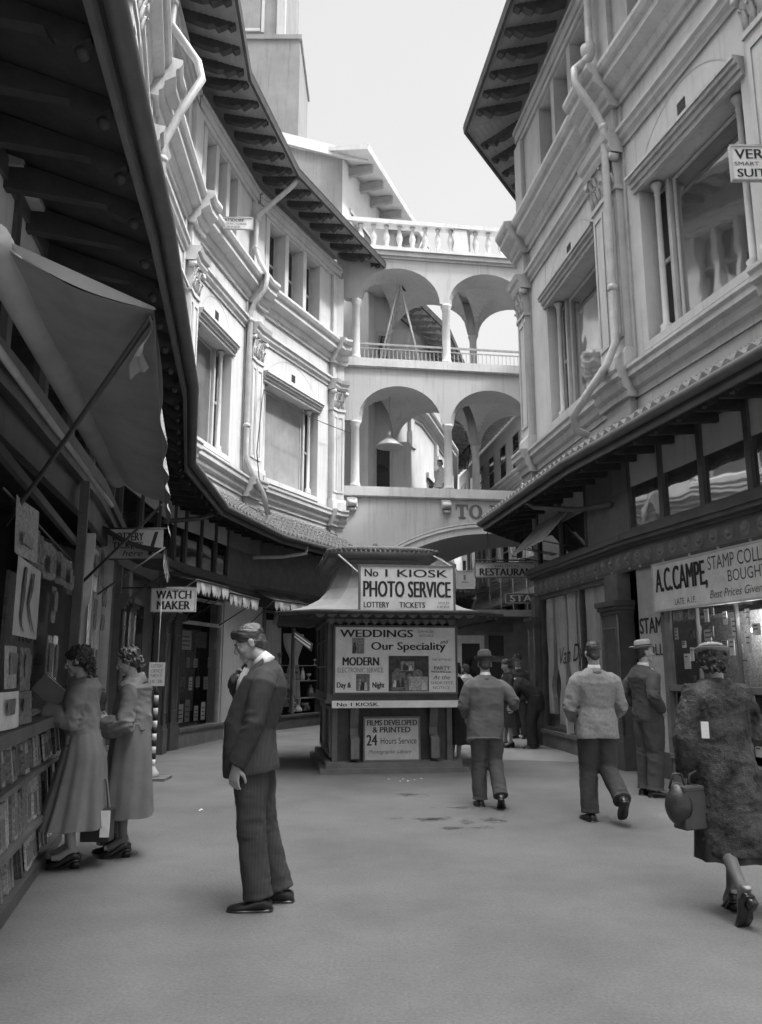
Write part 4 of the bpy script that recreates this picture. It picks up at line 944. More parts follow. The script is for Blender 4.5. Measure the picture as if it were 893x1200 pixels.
fb = sign('kiosk_sign', KF, .57, 1.40, .16, .78, -.12, 'weathered FILMS DEVELOPED & PRINTED notice leaning below the kiosk counter', 'sign', 'paint_pale', 'timber_mid', bw=.02, lines=[
    ('FILMS DEVELOPED', .62, 1.36, .66, .74, {'bold': .02}), ('& PRINTED', .70, 1.26, .56, .64, {'bold': .02}), ('24', .61, .77, .38, .53, {'bold': .02}), ('Hours Service', .82, 1.35, .40, .49, {'bold': .005}), ('Photographic Library', .64, 1.28, .25, .32, {'shear': .4, 'grey': 1})])
# =================================================================== LEFT SHOPS
F3, F4, F5, F6 = LF[3], LF[4], LF[5], LF[6]
def scallop_awning(F, u0, u1, zt, vt, zb, vb, drop, label, rodz=None):
    r = empty('canvas_awning', tuple(F.p((u0+u1)/2, 0, zt)), label, 'awning')
    m = MB(); n = 16
    rows = [[F.p(u0+(u1-u0)*i/n, vt+(vb-vt)*j/6, zt+(zb-zt)*j/6-.06*math.sin(math.pi*j/6)*(1+.3*math.sin(i*1.3))) for i in range(n+1)] for j in range(7)]
    for j in range(6):
        for i in range(n): m.add([rows[j][i],rows[j][i+1],rows[j+1][i+1],rows[j+1][i]], [(0,1,2,3)], True)
    m.build('canopy', 'canvas_dark', r)
    v = MB(); k = max(3, int((u1-u0)/.16))
    for i in range(k):
        a_ = u0+(u1-u0)*i/k; b_ = u0+(u1-u0)*(i+1)/k; c_ = (a_+b_)/2; w_ = .02*math.sin(i*1.9)
        v.add([F.p(a_,vb,zb),F.p(b_,vb,zb),F.p(b_,vb+w_,zb-drop*.6),F.p(c_,vb+w_,zb-drop),F.p(a_,vb+w_,zb-drop*.6)], [(0,1,2,3,4)])
    v.build('valance', 'canvas_light', r)
    q = MB(); q.tube([F.p(u0,vb,zb),F.p(u1,vb,zb)], .02, 6)
    for u in (u0, u1): q.tube([F.p(u,vb,zb),F.p(u,.05,zb-.55)], .012, 6)
    q.build('awning_frame', 'metal', r)
    return r
# general dark walls behind
for k in (0,1,2,3,4,5,6):
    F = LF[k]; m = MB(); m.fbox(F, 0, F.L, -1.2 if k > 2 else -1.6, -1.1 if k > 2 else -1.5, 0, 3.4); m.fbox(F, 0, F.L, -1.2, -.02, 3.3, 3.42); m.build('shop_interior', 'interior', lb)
    mezz(F, lb, [0, F.L*.33, F.L*.66, F.L] if k not in (5, 6) else ([0,.5,1.25,2.0,2.7,F.L] if k == 5 else [0,1.1,2.2,3.3,F.L]), z0=3.45, z1=4.4, solid=() if k < 5 else ((4,) if k == 5 else (0,1,2,3)))
    shopb = MB()
    for (v, z0, z1) in ((.05,2.95,3.2),(.12,3.2,3.3),(.16,3.3,3.42)): shopb.fbox(F, 0, F.L, -.02, v, z0, z1)
    shopb.build('fascia_beam', 'timber_dark', lb)
# watchmaker bay
shop_column(F5, .12, .3, lb, v=.12); shop_column(F4, F4.L-.6, .3, lb, v=.12)
a, b = .42, 2.45
m = MB(); m.fbox(F5, a-.05, b+.15, -.1, .1, 0, .3); m.fbox(F5, a-.05, b+.15, -.12, .13, .3, .35); m.build('stallriser', 'timber_mid', lb)
m = MB(); m.fbox(F5, a-.04, a+.04, -.06, .04, .35, 2.9); m.fbox(F5, b-.04, b+.04, -.06, .04, .35, 2.9); m.fbox(F5, a+.04, b-.04, -.06, .03, 2.35, 2.42); m.fbox(F5, a+.04, b-.04, -.06, .03, 2.84, 2.9)
sw = m.build('shop_window', 'pipe', lb); g = MB(); g.quad(F5.p(a+.04,-.01,.35),F5.p(b-.04,-.01,.35),F5.p(b-.04,-.01,2.84),F5.p(a+.04,-.01,2.84)); g.build('pane', 'glass', sw)
m = MB(); m.fbox(F5, b+.12, F5.L-.02, -.3, .03, 0, 2.95); m.build('wall_pier', 'stucco_grey', lb)
drape(F5, a+.1, b-.1, .6, 2.3, -.55, sw, amp=.05, freq=9).data.materials[0] = M['photo_mid']
items = [(.75,.42,.28,.42,'paper'),(1.1,.42,.26,.36,'paint_white'),(1.42,.42,.22,.44,'mag4'),(2.2,.42,.2,.36,'paper'),(1.0,1.85,.5,.38,'paint_pale'),(1.75,1.9,.5,.34,'mag2'),(1.85,.42,.2,.3,'mag5'),(.62,1.0,.18,.24,'mag4'),(.95,1.12,.2,.2,'mag3'),(1.3,1.05,.16,.26,'paper'),(1.65,1.1,.2,.22,'mag3'),(2.05,1.05,.2,.26,'mag4'),(1.15,1.5,.14,.2,'mag4'),(1.5,1.5,.18,.18,'mag5'),(2.2,1.5,.16,.22,'mag3')]
for (u, z, w_, h_, mt) in items:
    o = picture(F5, u-w_/2, u+w_/2, z, z+h_, -.12-.1*(z < 1), mt, 'display_card'); c = F5.p(u,-.12,z)
    tag(o, 'display card standing in the watchmaker window', 'card', 'cards in the watchmaker window')
    for k in range(3):
        q = MB(); q.fbox(F5, u-w_*.35, u+w_*.3, -.112-.1*(z < 1), -.110-.1*(z < 1), z+h_*(.2+.22*k), z+h_*(.27+.22*k)); q.build('print', 'ink_grey', o)
# open doorway darkness between, then the next shop (far left) with a bright crowded window
a, b = .9, 3.9
m = MB(); m.fbox(F6, a-.05, b+.1, -.1, .1, 0, .28); m.fbox(F6, a-.05, b+.1, -.12, .13, .28, .33); m.build('stallriser', 'timber_dark', lb)
m = MB(); m.fbox(F6, a-.04, a+.04, -.06, .04, .33, 2.9); m.fbox(F6, b-.04, b+.04, -.06, .04, .33, 2.9); m.fbox(F6, a+.04, b-.04, -.06, .03, 2.84, 2.9); m.fbox(F6, 2.3, 2.36, -.06, .03, .33, 2.84)
sw = m.build('shop_window', 'timber_mid', lb); g = MB(); g.quad(F6.p(a+.04,-.01,.35),F6.p(b-.04,-.01,.35),F6.p(b-.04,-.01,2.84),F6.p(a+.04,-.01,2.84)); g.build('pane', 'glass', sw)
m = MB(); m.fbox(F6, 0, a-.1, -.3, .02, 0, 2.95); m.build('wall_pier', 'stucco_grey', lb)
rnd = random.Random(21)
for i in range(30):
    u = a+.2+(b-a-.4)*((i*7)%30)/29; z = .38+rnd.choice([0,0,.0,.35,.35,.8,1.2]); w_ = rnd.uniform(.05,.1); v = -.1-rnd.uniform(0,.14); h_ = rnd.uniform(.14,.34); m = MB(); c = F6.p(u, v, z)
    if i % 3 == 0: m.lathe([(w_*.5,0),(w_*.6,h_*.1),(w_*.2,h_*.2),(w_*.2,h_*.55),(w_*.9,h_*.7),(w_*1.1,h_)], c, 10)
    elif i % 3 == 1: m.lathe([(w_,0),(w_*1.1,h_*.3),(w_*.7,h_*.7),(w_*.3,h_*.8),(w_*.35,h_)], c, 10)
    else: m.lathe([(w_*.5,0),(w_*.5,h_*.1),(w_*.1,h_*.15),(w_*.1,h_*.7),(w_*.6,h_*.75),(w_*.4,h_)], c, 10)
    o = m.build('glassware', rnd.choice(['paint_white','mag4','paper','metal_light','mag3']), origin=c); tag(o, 'pale ornament standing in the far left gift window', 'ornament', 'ornaments in the far left shop window')
m = MB()
for z in (.72, 1.17, 1.57): m.fbox(F6, a+.04, b-.04, -.5, -.1, z-.02, z)
m.build('display_shelf', 'pipe', lb)
m = MB(); m.fbox(F6, -.5, F6.L+1.5, -1.35, -1.3, 0, 4.3); m.fbox(F6, F6.L-.1, F6.L, -1.3, -.02, 0, 4.3); m.fbox(F6, b+.1, F6.L, -.3, 0, 0, 3.3); m.build('shop_interior', 'mag1', lb)
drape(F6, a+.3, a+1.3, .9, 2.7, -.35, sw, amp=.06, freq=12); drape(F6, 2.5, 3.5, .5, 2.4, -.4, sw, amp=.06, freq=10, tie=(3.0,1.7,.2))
HF = Fr(tuple(F6.p(1.5,.45,0).xy), tuple(F6.p(1.62,1.0,0).xy))
r_ = empty('hanging_sign', tuple(HF.p(.2,0,2.1)), 'small tilted dark framed sign hanging by the far left shop window', 'sign'); m = MB()
m.add([HF.p(0,0,2.25),HF.p(.5,0,1.9),HF.p(.54,0,2.08),HF.p(.04,0,2.43),HF.p(0,-.03,2.25),HF.p(.5,-.03,1.9),HF.p(.54,-.03,2.08),HF.p(.04,-.03,2.43)], [(0,1,2,3),(7,6,5,4),(0,4,5,1),(1,5,6,2),(2,6,7,3),(3,7,4,0)]); m.build('board', 'timber_dark', r_)
m = MB(); m.quad(HF.p(.05,.004,2.25),HF.p(.47,.004,1.96),HF.p(.48,.004,2.0),HF.p(.06,.004,2.29)); m.quad(HF.p(.06,.004,2.33),HF.p(.48,.004,2.04),HF.p(.49,.004,2.07),HF.p(.07,.004,2.36)); m.build('lettering', 'paint_white', r_)
scallop_awning(F5, -.95, .5, 3.32, .1, 3.02, .95, .26, 'dark canvas awning with pale pointed valance above the watchmaker window')
scallop_awning(F5, .6, 2.25, 3.3, .1, 2.94, .95, .26, 'second dark awning with pale pointed valance above the rendered pier')
scallop_awning(F6, .2, 2.1, 3.4, .1, 3.06, .75, .26, 'sagging dark awning over the far left gift shop window')
scallop_awning(F3, .9, 3.2, 3.1, .05, 2.85, .75, .2, 'shadowed awning with zigzag valance above the lottery tickets banner')
# middle left shop, windows with reversed letters
a, b = .35, 2.55
m = MB(); m.fbox(F3, .2, F3.L, -.1, .1, 0, .4); m.fbox(F3, .2, F3.L, -.12, .14, .4, .46); m.build('stallriser', 'timber_dark', lb)
m = MB(); m.fbox(F3, a-.06, a+.05, -.06, .05, .46, 2.9); m.fbox(F3, b-.05, b+.05, -.06, .05, .46, 2.9); m.fbox(F3, 1.4, 1.46, -.06, .04, .46, 2.9)
sw = m.build('shop_window', 'pipe', lb); g = MB(); g.quad(F3.p(a+.04,-.01,.46),F3.p(b-.04,-.01,.46),F3.p(b-.04,-.01,2.9),F3.p(a+.04,-.01,2.9)); g.build('pane', 'glass', sw)
for ln in (('OYAM', 1.55, 2.4, 2.25, 2.5), ('KNA', 1.6, 2.3, 1.95, 2.15)): t = MB(); lettering(t, F3, *ln, .006, mirror=True); t.build('window_lettering', 'ink', sw)
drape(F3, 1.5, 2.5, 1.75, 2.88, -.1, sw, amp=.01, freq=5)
m = MB(); m.fbox(F3, b+.1, F3.L-.02, -.3, .04, .4, 2.95); m.build('door_panel', 'timber_mid', lb)
shop_column(F3, F3.L-.2, .34, lb, v=.16); shop_column(F4, .5, .3, lb, v=.14)
m = MB(); m.fbox(F4, .8, F4.L-.9, -.2, -.1, 0, 2.9); m.build('shop_door', 'timber_dark', lb)
m = MB(); 
for z0, z1 in ((.3,1.0),(1.2,2.5)): m.fbox(F4, 1.2, 2.1, -.11, -.09, z0, z1)
m.build('door_pane', 'glass_dark', lb)
rnd = random.Random(9)
for i in range(9):
    u = a+.15+(b-a-.3)*(i%5)/4.4; z = 1.35+.5*(i//5)+rnd.uniform(-.05,.05); w_ = .28; h_ = .38
    o = picture(F3, u-w_/2, u+w_/2, z-h_/2, z+h_/2, -.06-.02*i%3*.01, 'mag%d' % rnd.choice([1,2,3,4]), 'magazine'); tag(o, 'magazine cover shown in the left shop window', 'magazine', 'magazines in the left shop window')
# hanging banner and watch maker sign
HF = hang_frame(-3.42, -2.68, 9.75); r_ = sign('cloth_banner', HF, 0, HF.L, 2.80, 3.16, 0, 'creased LOTTERY TICKETS here cloth banner hanging over the left pavement', 'banner', 'paint_pale', th=.006, lines=[('LOTTERY', .12, .50, 3.02, 3.12, {'bold': .02}), ('TICKETS', .12, .50, 2.92, 3.0, {'bold': .02}), ('here', .25, .5, 2.83, 2.9, {'shear': .3}), ('/', .56, .68, 2.84, 3.13, {'bold': .02})])
m = MB(); m.tube([HF.p(-.1,0,3.17),HF.p(HF.L+.03,0,3.17)], .01, 6); m.tube([HF.p(-.1,0,2.79),HF.p(HF.L+.03,0,2.79)], .006, 6); m.build('rod', 'metal', r_)
HF = hang_frame(-3.27, -2.64, 11.45); r_ = sign('hanging_sign', HF, 0, HF.L, 2.27, 2.60, 0, 'white WATCH MAKER sign with bold dark letters hanging on the left', 'sign', 'paint_white', 'paint_pale', lines=[('WATCH', .06, .57, 2.45, 2.57, {'bold': .035}), ('MAKER', .08, .56, 2.30, 2.42, {'bold': .035})], bw=.008)
m = MB(); m.tube([HF.p(-.5,-.02,2.61),HF.p(HF.L,-.02,2.61)], .012, 6); m.tube([HF.p(.1,-.02,2.6),HF.p(.1,-.02,3.3)], .006, 6); m.build('hanger', 'metal', r_)
# banded pole with a notice
r_ = empty('banded_pole', (-3.1, 11.35, 0), 'thin black and white banded pole on a square base holding a notice card', 'pole'); P0 = (-3.1, 11.35)
m = MB(); m.box(P0[0]-.22,P0[0]+.22,P0[1]-.2,P0[1]+.2,0,.035); m.build('base', 'timber_mid', r_)
m = MB(); m.lathe([(.09,.035),(.09,.08),(.05,.14),(.03,.18)], (*P0,0), 12); m.build('foot', 'paint_pale', r_)
m = MB(); w_ = MB()
for i in range(12): (m if i % 2 else w_).lathe([(.033,.18+i*.085),(.033,.18+(i+1)*.085)], (*P0,0), 12)
m.build('dark_band', 'ink', r_); w_.build('white_band', 'paint_white', r_)
m = MB(); m.tube([(*P0,1.2),(*P0,2.5)], .008, 6); m.build('rod', 'metal_light', r_)
m = MB(); m.box(P0[0]-.11,P0[0]+.11,P0[1]-.04,P0[1]-.03,1.24,1.56); m.build('notice_card', 'paint_white', r_)
HF = Fr((P0[0]-.11,P0[1]-.042),(P0[0]+.11,P0[1]-.042)); t = MB()
for st, z in (('LOTTERY',1.49),('OFFICE',1.42),('NEXT',1.36),('10  20',1.28)): lettering(t, HF, st, .03, .19, z, z+.045, 0)
t.build('lettering', 'ink_grey', r_)
# =================================================================== BOOKSTALL
CF = Fr((-1.87,3.7),(-2.78,7.4)); bs = empty('bookstall', (-2.6,5.5,0), 'dark newsagent stall counter with three shelves of magazines at the left edge', 'stall')
m = MB(); m.fbox(CF, 0, CF.L, -.6, .03, 1.04, 1.12); m.build('counter_top', 'timber_mid', bs)
m = MB(); m.fbox(CF, 0, CF.L, -.5, -.4, 0, 1.04); m.fbox(CF, 0, CF.L, -.5, .0, 0, .09)
m.fbox(CF, CF.L-.05, CF.L, -.4, 0, .09, 1.04); m.build('carcass', 'timber_dark', bs)
for z in (.36, .74):
    m = MB(); m.fbox(CF, 0, CF.L-.05, -.4, .0, z, z+.035); m.build('shelf', 'timber_mid', bs)
rnd = random.Random(4); cnt = 0
for z, h_ in ((.095,.25),(.40,.32),(.78,.24)):
    u = .9
    while u < CF.L-.16:
        w_ = rnd.choice([.016,.02,.026,.03,.05,.11,.13,.16]); hh = h_*rnd.uniform(.78,.97); lean = rnd.uniform(-.03,.03); v = -.03-rnd.uniform(0,.05)
        if u+w_ > CF.L-.07: break
        dp = .16 if w_ < .09 else .015
        m = MB(); m.hexa([CF.p(u,v-dp,z),CF.p(u+w_,v-dp,z),CF.p(u+w_,v,z),CF.p(u,v,z),CF.p(u+lean,v-dp-.03,z+hh),CF.p(u+w_+lean,v-dp-.03,z+hh),CF.p(u+w_+lean,v-.03,z+hh),CF.p(u+lean,v-.03,z+hh)])
        p = CF.p(u, v, z); o = m.build('magazine', 'mag%d' % rnd.choice([0,1,1,2,3,3,4,5] if w_ < .09 else [3,4,4,5,5]), origin=p); cnt += 1
        tag(o, 'magazine standing on the shelves of the newsagent stall', 'magazine', 'magazines on the stall shelves')
        if w_ > .09:
            k = MB(); k.hexa([CF.p(u+.015,v-.004,z+.03),CF.p(u+w_-.015,v-.004,z+.03),CF.p(u+w_-.015,v+.001,z+.03),CF.p(u+.015,v+.001,z+.03),CF.p(u+.015+lean*.6,v-.022,z+hh*.66),CF.p(u+w_-.015+lean*.6,v-.022,z+hh*.66),CF.p(u+w_-.015+lean*.6,v-.017,z+hh*.66),CF.p(u+.015+lean*.6,v-.017,z+hh*.66)]); k.build('cover_picture', 'photo_mid', o)
        u += w_+rnd.uniform(.002,.012)
m = MB(); m.fbox(CF, -.5, CF.L+.4, -.95, -.85, 0, 3.3); m.build('back_wall', 'timber_dark', bs)
m = MB(); m.fbox(CF, CF.L-.08, CF.L, -.05, .03, 1.12, 3.2); m.fbox(CF, CF.L-.1, CF.L, -.9, -.8, 0, 3.2); m.fbox(CF, 0, CF.L, -.09, -.05, 2.60, 2.66); m.build('stall_post', 'timber_dark', bs)
def loose(name, F, u0, u1, z0, z1, v, mt, label, cat, group=None, curl=.02):
    n = 6; m = MB(); rows = [[F.p(u0+(u1-u0)*i/n, v+curl*math.sin(3*i/n+z0*5)+curl*(j/6)*.8, z1+(z0-z1)*j/6) for i in range(n+1)] for j in range(7)]
    for j in range(6):
        for i in range(n): m.add([rows[j][i],rows[j][i+1],rows[j+1][i+1],rows[j+1][i]], [(0,1,2,3)], True)
    o = m.build(name, mt, origin=F.p((u0+u1)/2, v, z1)); tag(o, label, cat, group); return o
o = loose('newspaper_poster', CF, .9, 1.45, 2.13, 2.47, -.02, 'mag4', 'pale blank newspaper poster clipped at the top left of the stall', 'poster')
m = MB(); m.fbox(CF, 1.0, 1.3, .0, .006, 2.2, 2.27); m.build('print', 'mag3', o)
o = loose('stocking_poster', CF, .88, 1.72, 1.66, 2.11, 0, 'paint_pale', 'white poster with a pair of dark stockinged legs hung on the newsagent stall', 'poster', curl=.004)
m = MB()
for pts in ([(1.12,2.07,.035),(1.1,1.95,.05),(1.09,1.86,.04),(1.07,1.78,.035),(1.1,1.72,.02),(1.2,1.69,.015)], [(1.38,2.06,.035),(1.34,1.95,.05),(1.28,1.86,.035),(1.38,1.78,.03),(1.5,1.71,.02),(1.62,1.69,.012)]):
    L_ = [CF.p(u-w_, .012, z) for u, z, w_ in pts]; R_ = [CF.p(u+w_, .012, z) for u, z, w_ in pts]; n = len(pts)
    m.add(L_+R_, [(i, i+1, n+i+1, n+i) for i in range(n-1)])
m.build('printed_legs', 'mag1', o)
for i, (u0, u1, z0, z1, mt) in enumerate([(.85,1.3,1.36,1.6,'mag4'),(1.32,1.75,1.34,1.6,'photo_mid'),(.9,1.35,1.13,1.34,'paper'),(1.38,1.8,1.13,1.33,'mag3')]):
    o = loose('magazine', CF, u0, u1, z0, z1, -.03, mt, 'open magazine page propped on the newsagent counter', 'magazine', 'magazines propped on the counter')
    k = MB(); k.fbox(CF, u0+.08, u0+.28, -.0, .004, z0+.08, z1-.04); k.build('cover_picture', 'photo_mid', o)
for i in range(8):
    u = 1.6+i*.28; dz = rnd.uniform(-.03,.03)
    o = loose('magazine', CF, u, u+.2, 2.13+dz, 2.4+dz*.3, -.06-.02*(i % 2), rnd.choice(['mag2','mag3','photo_mid','mag2']), 'magazine clipped to the line above the newsagent counter', 'magazine', 'magazines clipped to the line')
    k = MB(); k.fbox(CF, u+.03, u+.16, -.025-.02*(i % 2), -.02-.02*(i % 2), 2.18+dz, 2.3+dz); k.build('cover_picture', 'photo_mid', o)
for i, (u0, u1, z0, z1, v, mt, lab) in enumerate([(.25,.62,1.55,2.15,.03,'paper','tall pale print pasted on the left shop window beside the stall'),(.72,1.05,1.7,2.3,.03,'mag4','grey portrait print pasted higher on the left shop window'),(1.12,1.4,1.35,1.75,.03,'mag5','small white notice low on the left shop window'),(.3,.7,2.3,2.75,.05,'paint_pale','square pale placard at the top of the left shop window'),(.95,1.3,2.4,2.85,.05,'mag3','grey placard beside the pale one on the left shop window')]):
    o = loose('poster', F3, u0, u1, z0, z1, v, mt, lab, 'poster', curl=.006); k = MB(); k.fbox(F3, u0+.05, u1-.05, v+.014, v+.018, z0+(z1-z0)*.35, z1-.06); k.build('printed_picture', 'photo_mid', o)
for i, (u0, z0, w_, h_, mt, lab) in enumerate([(2.95,1.32,.3,.42,'mag4','pale magazine rack card standing beyond the first woman'),(3.3,1.25,.25,.5,'paper','white sheet hanging at the end post of the stall'),(3.0,1.85,.28,.3,'mag3','grey print clipped under the line near the end post')]):
    o = loose('print_sheet', CF, u0, u0+w_, z0, z0+h_, -.12, mt, lab, 'print', curl=.01); k = MB(); k.fbox(CF, u0+.04, u0+w_-.05, -.1, -.097, z0+h_*.3, z0+h_*.85); k.build('printed_picture', 'photo_mid', o)
l = MB(); l.tube([CF.p(.7,-.07,2.46),CF.p(3.8,-.07,2.44)], .008, 6); o = l.build('clip_line', 'metal'); tag(o, 'thin line strung over the newsagent counter for clipping magazines', 'line')
pp = empty('dark_poster', tuple(CF.p(2.5,-.2,1.3)), 'tall dark poster with round emblems and bold words behind the women', 'poster')
m = MB(); m.fbox(CF, 1.72, 3.45, -.22, -.2, 1.25, 2.12); m.build('sheet', 'mag1', pp)
t = MB()
lettering(t, CF, 'ROY', 2.2, 3.0, 1.66, 1.80, -.196, bold=.03); lettering(t, CF, 'COLDS & FLU', 1.85, 3.3, 1.50, 1.59, -.196, bold=.02); lettering(t, CF, 'Bex', 2.1, 2.9, 1.36, 1.47, -.196, bold=.04)
for (u, z, r) in ((2.35,1.98,.1),(2.75,1.93,.1),(2.6,1.84,.05)):
    c_ = [CF.p(u+r*2.0*math.cos(a), -.195, z+r*math.sin(a)) for a in [2*math.pi*k/24 for k in range(24)]]; t.add(c_, [tuple(range(24))])
t.build('lettering', 'ink', pp)
m = MB()
for (u, z, r) in ((2.35,1.98,.1),(2.75,1.93,.1)):
    for rr in (.75, .45):
        for k in range(24):
            a0, a1 = 2*math.pi*k/24, 2*math.pi*(k+1)/24
            m.quad(*[CF.p(u+r*q*2.0*math.cos(a), -.193, z+r*q*math.sin(a)) for a, q in ((a0,rr),(a1,rr),(a1,rr-.08),(a0,rr-.08))])
m.build('emblem', 'mag2', pp)
# canvas blind over the stall
aw = empty('canvas_awning', (-2.1,5.3,3.2), 'large sagging canvas awning rolled out over the newsagent stall at upper left', 'awning')
RA, RB = Vector((-1.62,3.0,3.22)), Vector((-2.45,7.2,3.22)); FA, FB_ = Vector((-.97,3.2,2.98)), Vector((-1.98,7.2,2.96))
m = MB(); n = 22; k = 14; rows = []
for j in range(k+1):
    f = j/k; row = []
    for i in range(n+1):
        g = i/n; a_ = RA.lerp(RB, g); b_ = FA.lerp(FB_, g); p = a_.lerp(b_, f); p.z += -.05*math.sin(math.pi*f)-.012*math.sin(9*g+3*f)+.01*noise.noise(Vector((g*7,f*4,0)))
        row.append(p)
    rows.append(row)
for j in range(k):
    for i in range(n): m.add([rows[j][i],rows[j][i+1],rows[j+1][i+1],rows[j+1][i]], [(0,1,2,3)], True)
m.build('canopy', 'canvas', aw)
m = MB(); m.tube([RA+Vector((.02,0,-.03)), RB+Vector((.02,0,-.03))], .085, 16); m.build('roller', 'canvas', aw)
m = MB(); m.tube([RA+Vector((-.12,0,-.22)), RB+Vector((-.12,.3,-.22))], .022, 8); m.build('rail', 'pipe', aw)
v = MB(); n = 40; rows = []
for j in range(9):
    row = []
    for i in range(n+1):
        g = i/n; p = FA.lerp(FB_, g); dr = .36*(1+.2*math.sin(g*5+1)); p = p+Vector((.015*math.sin(g*30+j*.4)*(j/8)+.06*j/8, 0, -dr*j/8)); row.append(p)
    rows.append(row)
for j in range(8):
    for i in range(n): v.add([rows[j][i],rows[j][i+1],rows[j+1][i+1],rows[j+1][i]], [(0,1,2,3)], True)
v.build('valance', 'canvas_light', aw)
# torn strip hanging from the near front corner
v = MB(); rows = []
for j in range(8):
    rows.append([FA+Vector((-.02-.09*i/4*(.4+j/8)+.02*math.sin(j), .03*i, -.02-.035*j-.01*math.sin(i*2))) for i in range(5)])
for j in range(7):
    for i in range(4): v.add([rows[j][i],rows[j][i+1],rows[j+1][i+1],rows[j+1][i]], [(0,1,2,3)], True)
v.build('torn_flap', 'canvas_light', aw)
e = MB(); rows = []
for j in range(4): rows.append([RA.lerp(FA, i/12)+Vector((0,.01*j,-.018*j*math.sin(math.pi*i/12)+.01)) for i in range(13)])
for j in range(3):
    for i in range(12): e.add([rows[j][i],rows[j][i+1],rows[j+1][i+1],rows[j+1][i]], [(0,1,2,3)], True)
e.build('edge_hem', 'canvas_light', aw)
for a_, b_ in ((FA+Vector((-.03,.05,-.02)), Vector((-2.35,4.95,2.36))), (FB_+Vector((-.03,0,-.02)), Vector((-3.1,8.0,2.2)))): m = MB(); m.tube([a_, b_], .014, 8); m.build('support_arm', 'metal', aw)
# overhead wire with its small lantern
W0 = LF[6].p(.15,.3,8.3); W1 = BF.p(.35,-.1,8.45)
pts = [W0.lerp(W1, i/14)-Vector((0,0,.12*math.sin(math.pi*i/14))) for i in range(15)]
m = MB(); m.tube(pts, .012, 5); m.tube([W0, LF[6].p(.0,.35,7.9), LF[6].p(-.15,.35,6.6), LF[6].p(-.1,.45,5.6)], .014, 5); o = m.build('overhead_wire', 'metal'); tag(o, 'thin sagging wire strung from the left facade to the footbridge column', 'wire')
# =================================================================== PEOPLE
def V(*a): return Vector(a)
def ring(c, t, rx, ry, n=28, pw=2.4, X=None, mod=None):
    c = Vector(c); t = Vector(t).normalized(); X = Vector(X or (1,0,0)); X = (X-t*X.dot(t)).normalized(); Y = t.cross(X)
    out = []
    for k in range(n):
        a = 2*math.pi*k/n; ca, sa = math.cos(a), math.sin(a)
        s_ = 1 if mod is None else mod(a)
        out.append(c + X*(rx*s_*math.copysign(abs(ca)**(2/pw), ca)) + Y*(ry*s_*math.copysign(abs(sa)**(2/pw), sa)))
    return out
def body_loft(mb, sp, n=28, pw=2.4, X=None):
    """sp: list of (x,y,z,rx,ry)"""
    P = [Vector(s[:3]) for s in sp]; rg = []
    for i, s in enumerate(sp):
        t = P[min(i+1, len(P)-1)]-P[max(i-1, 0)]; rg.append(ring(P[i], t, s[3], s[4], n, pw, X))
    return mb.loft(rg)
def organic(name, mb, mt, parent, vox=.008, it=2, disp=None, fac=.5):
    me = bpy.data.meshes.new(name); me.from_pydata(mb.v, [], mb.f); me.update()
    bm = bmesh.new(); bm.from_mesh(me); bmesh.ops.recalc_face_normals(bm, faces=bm.faces); bm.to_mesh(me); bm.free()
    o = bpy.data.objects.new(name, me); COL.objects.link(o)
    md = o.modifiers.new('r', 'REMESH'); md.mode = 'VOXEL'; md.voxel_size = vox
    sm = o.modifiers.new('s', 'SMOOTH'); sm.iterations = it; sm.factor = fac
    dg = bpy.context.evaluated_depsgraph_get(); nm = bpy.data.meshes.new_from_object(o.evaluated_get(dg))
    bpy.data.objects.remove(o); bpy.data.meshes.remove(me)
    if disp:
        ns = [v.normal.copy() for v in nm.vertices]
        for v, nn in zip(nm.vertices, ns): v.co = v.co + nn*disp(v.co, nn)
    nm.polygons.foreach_set('use_smooth', [True]*len(nm.polygons)); nm.materials.append(M[mt] if isinstance(mt, str) else mt)
    q = bpy.data.objects.new(name, nm); COL.objects.link(q); q.parent = parent; nm.name = name
    return q
def local(name, mb, mt, parent, smooth=True):
    me = bpy.data.meshes.new(name); me.from_pydata(mb.v, [], mb.f); me.update()
    bm = bmesh.new(); bm.from_mesh(me); bmesh.ops.recalc_face_normals(bm, faces=bm.faces); bm.to_mesh(me); bm.free()
    me.polygons.foreach_set('use_smooth', [smooth]*len(me.polygons)); me.materials.append(M[mt] if isinstance(mt, str) else mt)
    o = bpy.data.objects.new(name, me); COL.objects.link(o); o.parent = parent; return o
def cloth(amp=.006, joints=(), seed=0.0):
    js = [(Vector(j[:3]), j[3] if len(j) > 3 else .12) for j in joints]
    def rid(q): return 1-2*abs(noise.noise(q))
    def f(p, n):
        w = noise.noise(Vector((p.x*5+seed, p.y*5, p.z*2.2)))*amp*1.4
        w += (rid(Vector((p.x*6+p.z*3+seed, p.y*6-p.z*2, p.z*4.5)))-.55)*amp*.9
        w += noise.noise(Vector((p.x*16+p.z*9+seed, p.y*16-p.z*8, p.z*26)))*amp*.35
        for j, r in js:
            d = (p-j).length
            if d < r*2.2: k = math.exp(-(d/r)**2); w += k*amp*2.2*(rid(Vector(((p.x-p.y)*9+seed, (p.x+p.y)*7+p.z*8, p.z*17)))-.5)
        return w
    return f
